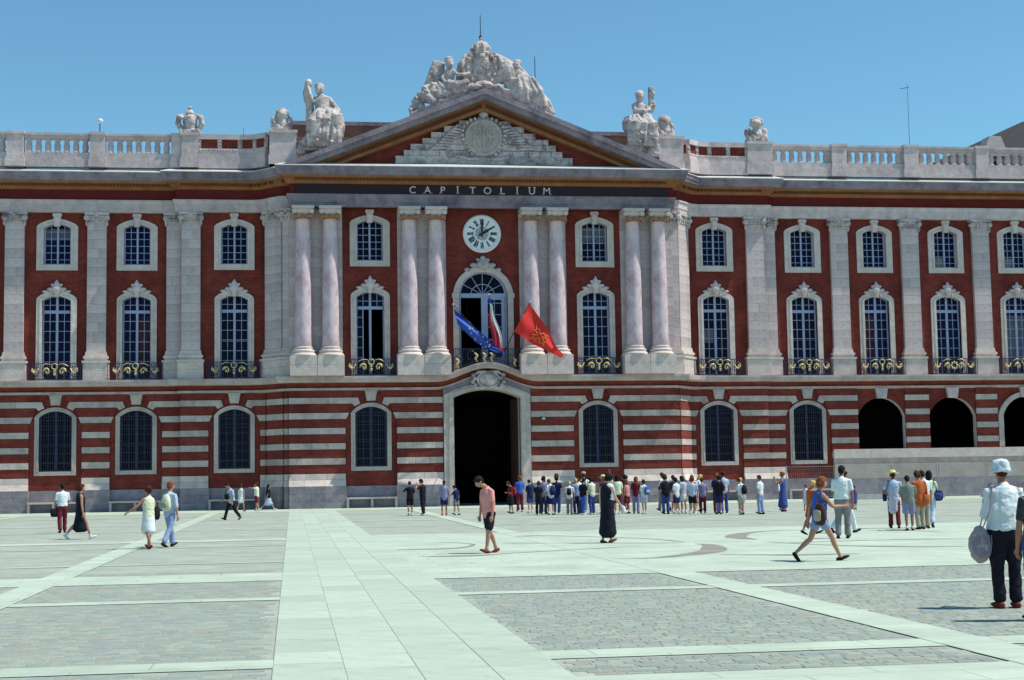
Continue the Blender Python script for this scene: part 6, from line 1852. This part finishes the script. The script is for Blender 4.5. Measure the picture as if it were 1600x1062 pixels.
backpack(C_[26], 'red', 'red rucksack in the right hand crowd', .95)
backpack(C_[30], 'cloth_black', 'dark rucksack on the boy in pale shorts', 1.05)
shoulder_bag(C_[18], 'cloth_black', 'dark shoulder bag on the girl in the lilac dress', (-.12, -.17, 1.1), (.12, .07, .17), -1)
V = 0.02
p = person('woman in long blue dress shading her face with one hand', 9.33, -27.43, 1.70, 150, ('denim', 'none'), ('longdress', 'denim'), ('hair_red', 'bun'), 'skin_tan', 'shoe_red', ('face', 'out'), .08, 1, voxel=V, cat='woman')
shoulder_bag(p, 'white', 'white carrier bag hanging from the shoulder of the woman in the long blue dress', (-.2, .12, 1.06), (.10, .05, .16), -1)
person('little girl in white sundress walking right', 10.47, -27.14, 1.14, 60, ('white', 'none'), ('dress', 'white'), ('hair_red', 'short'), 'skin', 'shoe_dark', ('down', 'fwd'), .12, 1, voxel=V, cat='child')
person('little girl in blue dress behind the men in white', 12.86, -26.62, 1.06, 100, ('denim', 'none'), ('dress', 'denim'), ('hair_red', 'bob'), 'skin', 'shoe_dark', ('fold', 'down'), .06, 1, voxel=V, cat='child')
p = person('woman in wide straw hat with long pale tunic over dark red trousers', 5.78, -48.4, 1.66, 75, ('light_blue', 'short'), ('trousers', 'dark_red'), ('hair_brown', 'short'), 'skin_tan', 'shoe_dark', ('hip', 'down'), .16, -1, ('straw', 'straw'), .5, 1.0, 0.017, cat='woman')
q = MB().tube([p['P'](0, 0, .98), p['P'](0, 0, .9), p['P'](0, .01, .7), p['P'](0, .02, .53)], [(.175, .14), (.19, .15), (.18, .16), (.17, .17)], 14, flat=(1, 0, 0)); o = put('tunic', q, 'lilac_pale', p['root']); soft(o, 0.016, 2, 0.03, 0.12)
shoulder_bag(p, 'navy', 'navy bag at the hip of the woman in the straw hat', (-.27, 0, .98), (.07, .06, .13), -1)
person('boy in grey green t-shirt and blue shorts seen from behind', 5.40, -50.38, 1.54, 80, ('grey_green', 'short'), ('shorts', 'lilac'), ('hair_black', 'short'), 'skin_tan', 'shoe_dark', ('fwd', 'fold'), .08, 1, None, .6, 1.06, 0.017, .002, cat='boy')
p = person('woman in long orange brown shawl and sand trousers in the hat group', 6.02, -49.66, 1.66, 100, ('orange', 'elbow'), ('trousers', 'sand'), ('hair_brown', 'curly'), 'skin_tan', 'shoe_dark', ('fold', 'down'), .06, 1, None, .4, 1.05, 0.017, hem=.70, cat='woman')
shoulder_bag(p, 'orange', 'brown leather bag behind the orange shawl', (.16, -.14, .92), (.12, .06, .14), 1)
person('person in white shirt and grey trousers behind the orange shawl', 6.36, -49.2, 1.67, 95, ('white', 'short'), ('trousers', 'sand'), ('hair_black', 'short'), 'skin', 'shoe_dark', ('down', 'down'), .05, 1, None, .5, 1.02, 0.017, cat='man')
p = person('man with black hair stepping away in pale trousers with a navy shoulder bag', 6.92, -48.3, 1.69, 60, ('cream', 'short'), ('trousers', 'light_blue'), ('hair_black', 'long'), 'skin_pale', 'shoe_dark', ('down', 'fwd'), .34, -1, None, .1, 1.0, 0.017, cat='man')
shoulder_bag(p, 'navy', 'large navy bag with black straps carried behind the hat group', (.24, .02, 1.0), (.17, .09, .14), 1, 'denim')
bake_soft()
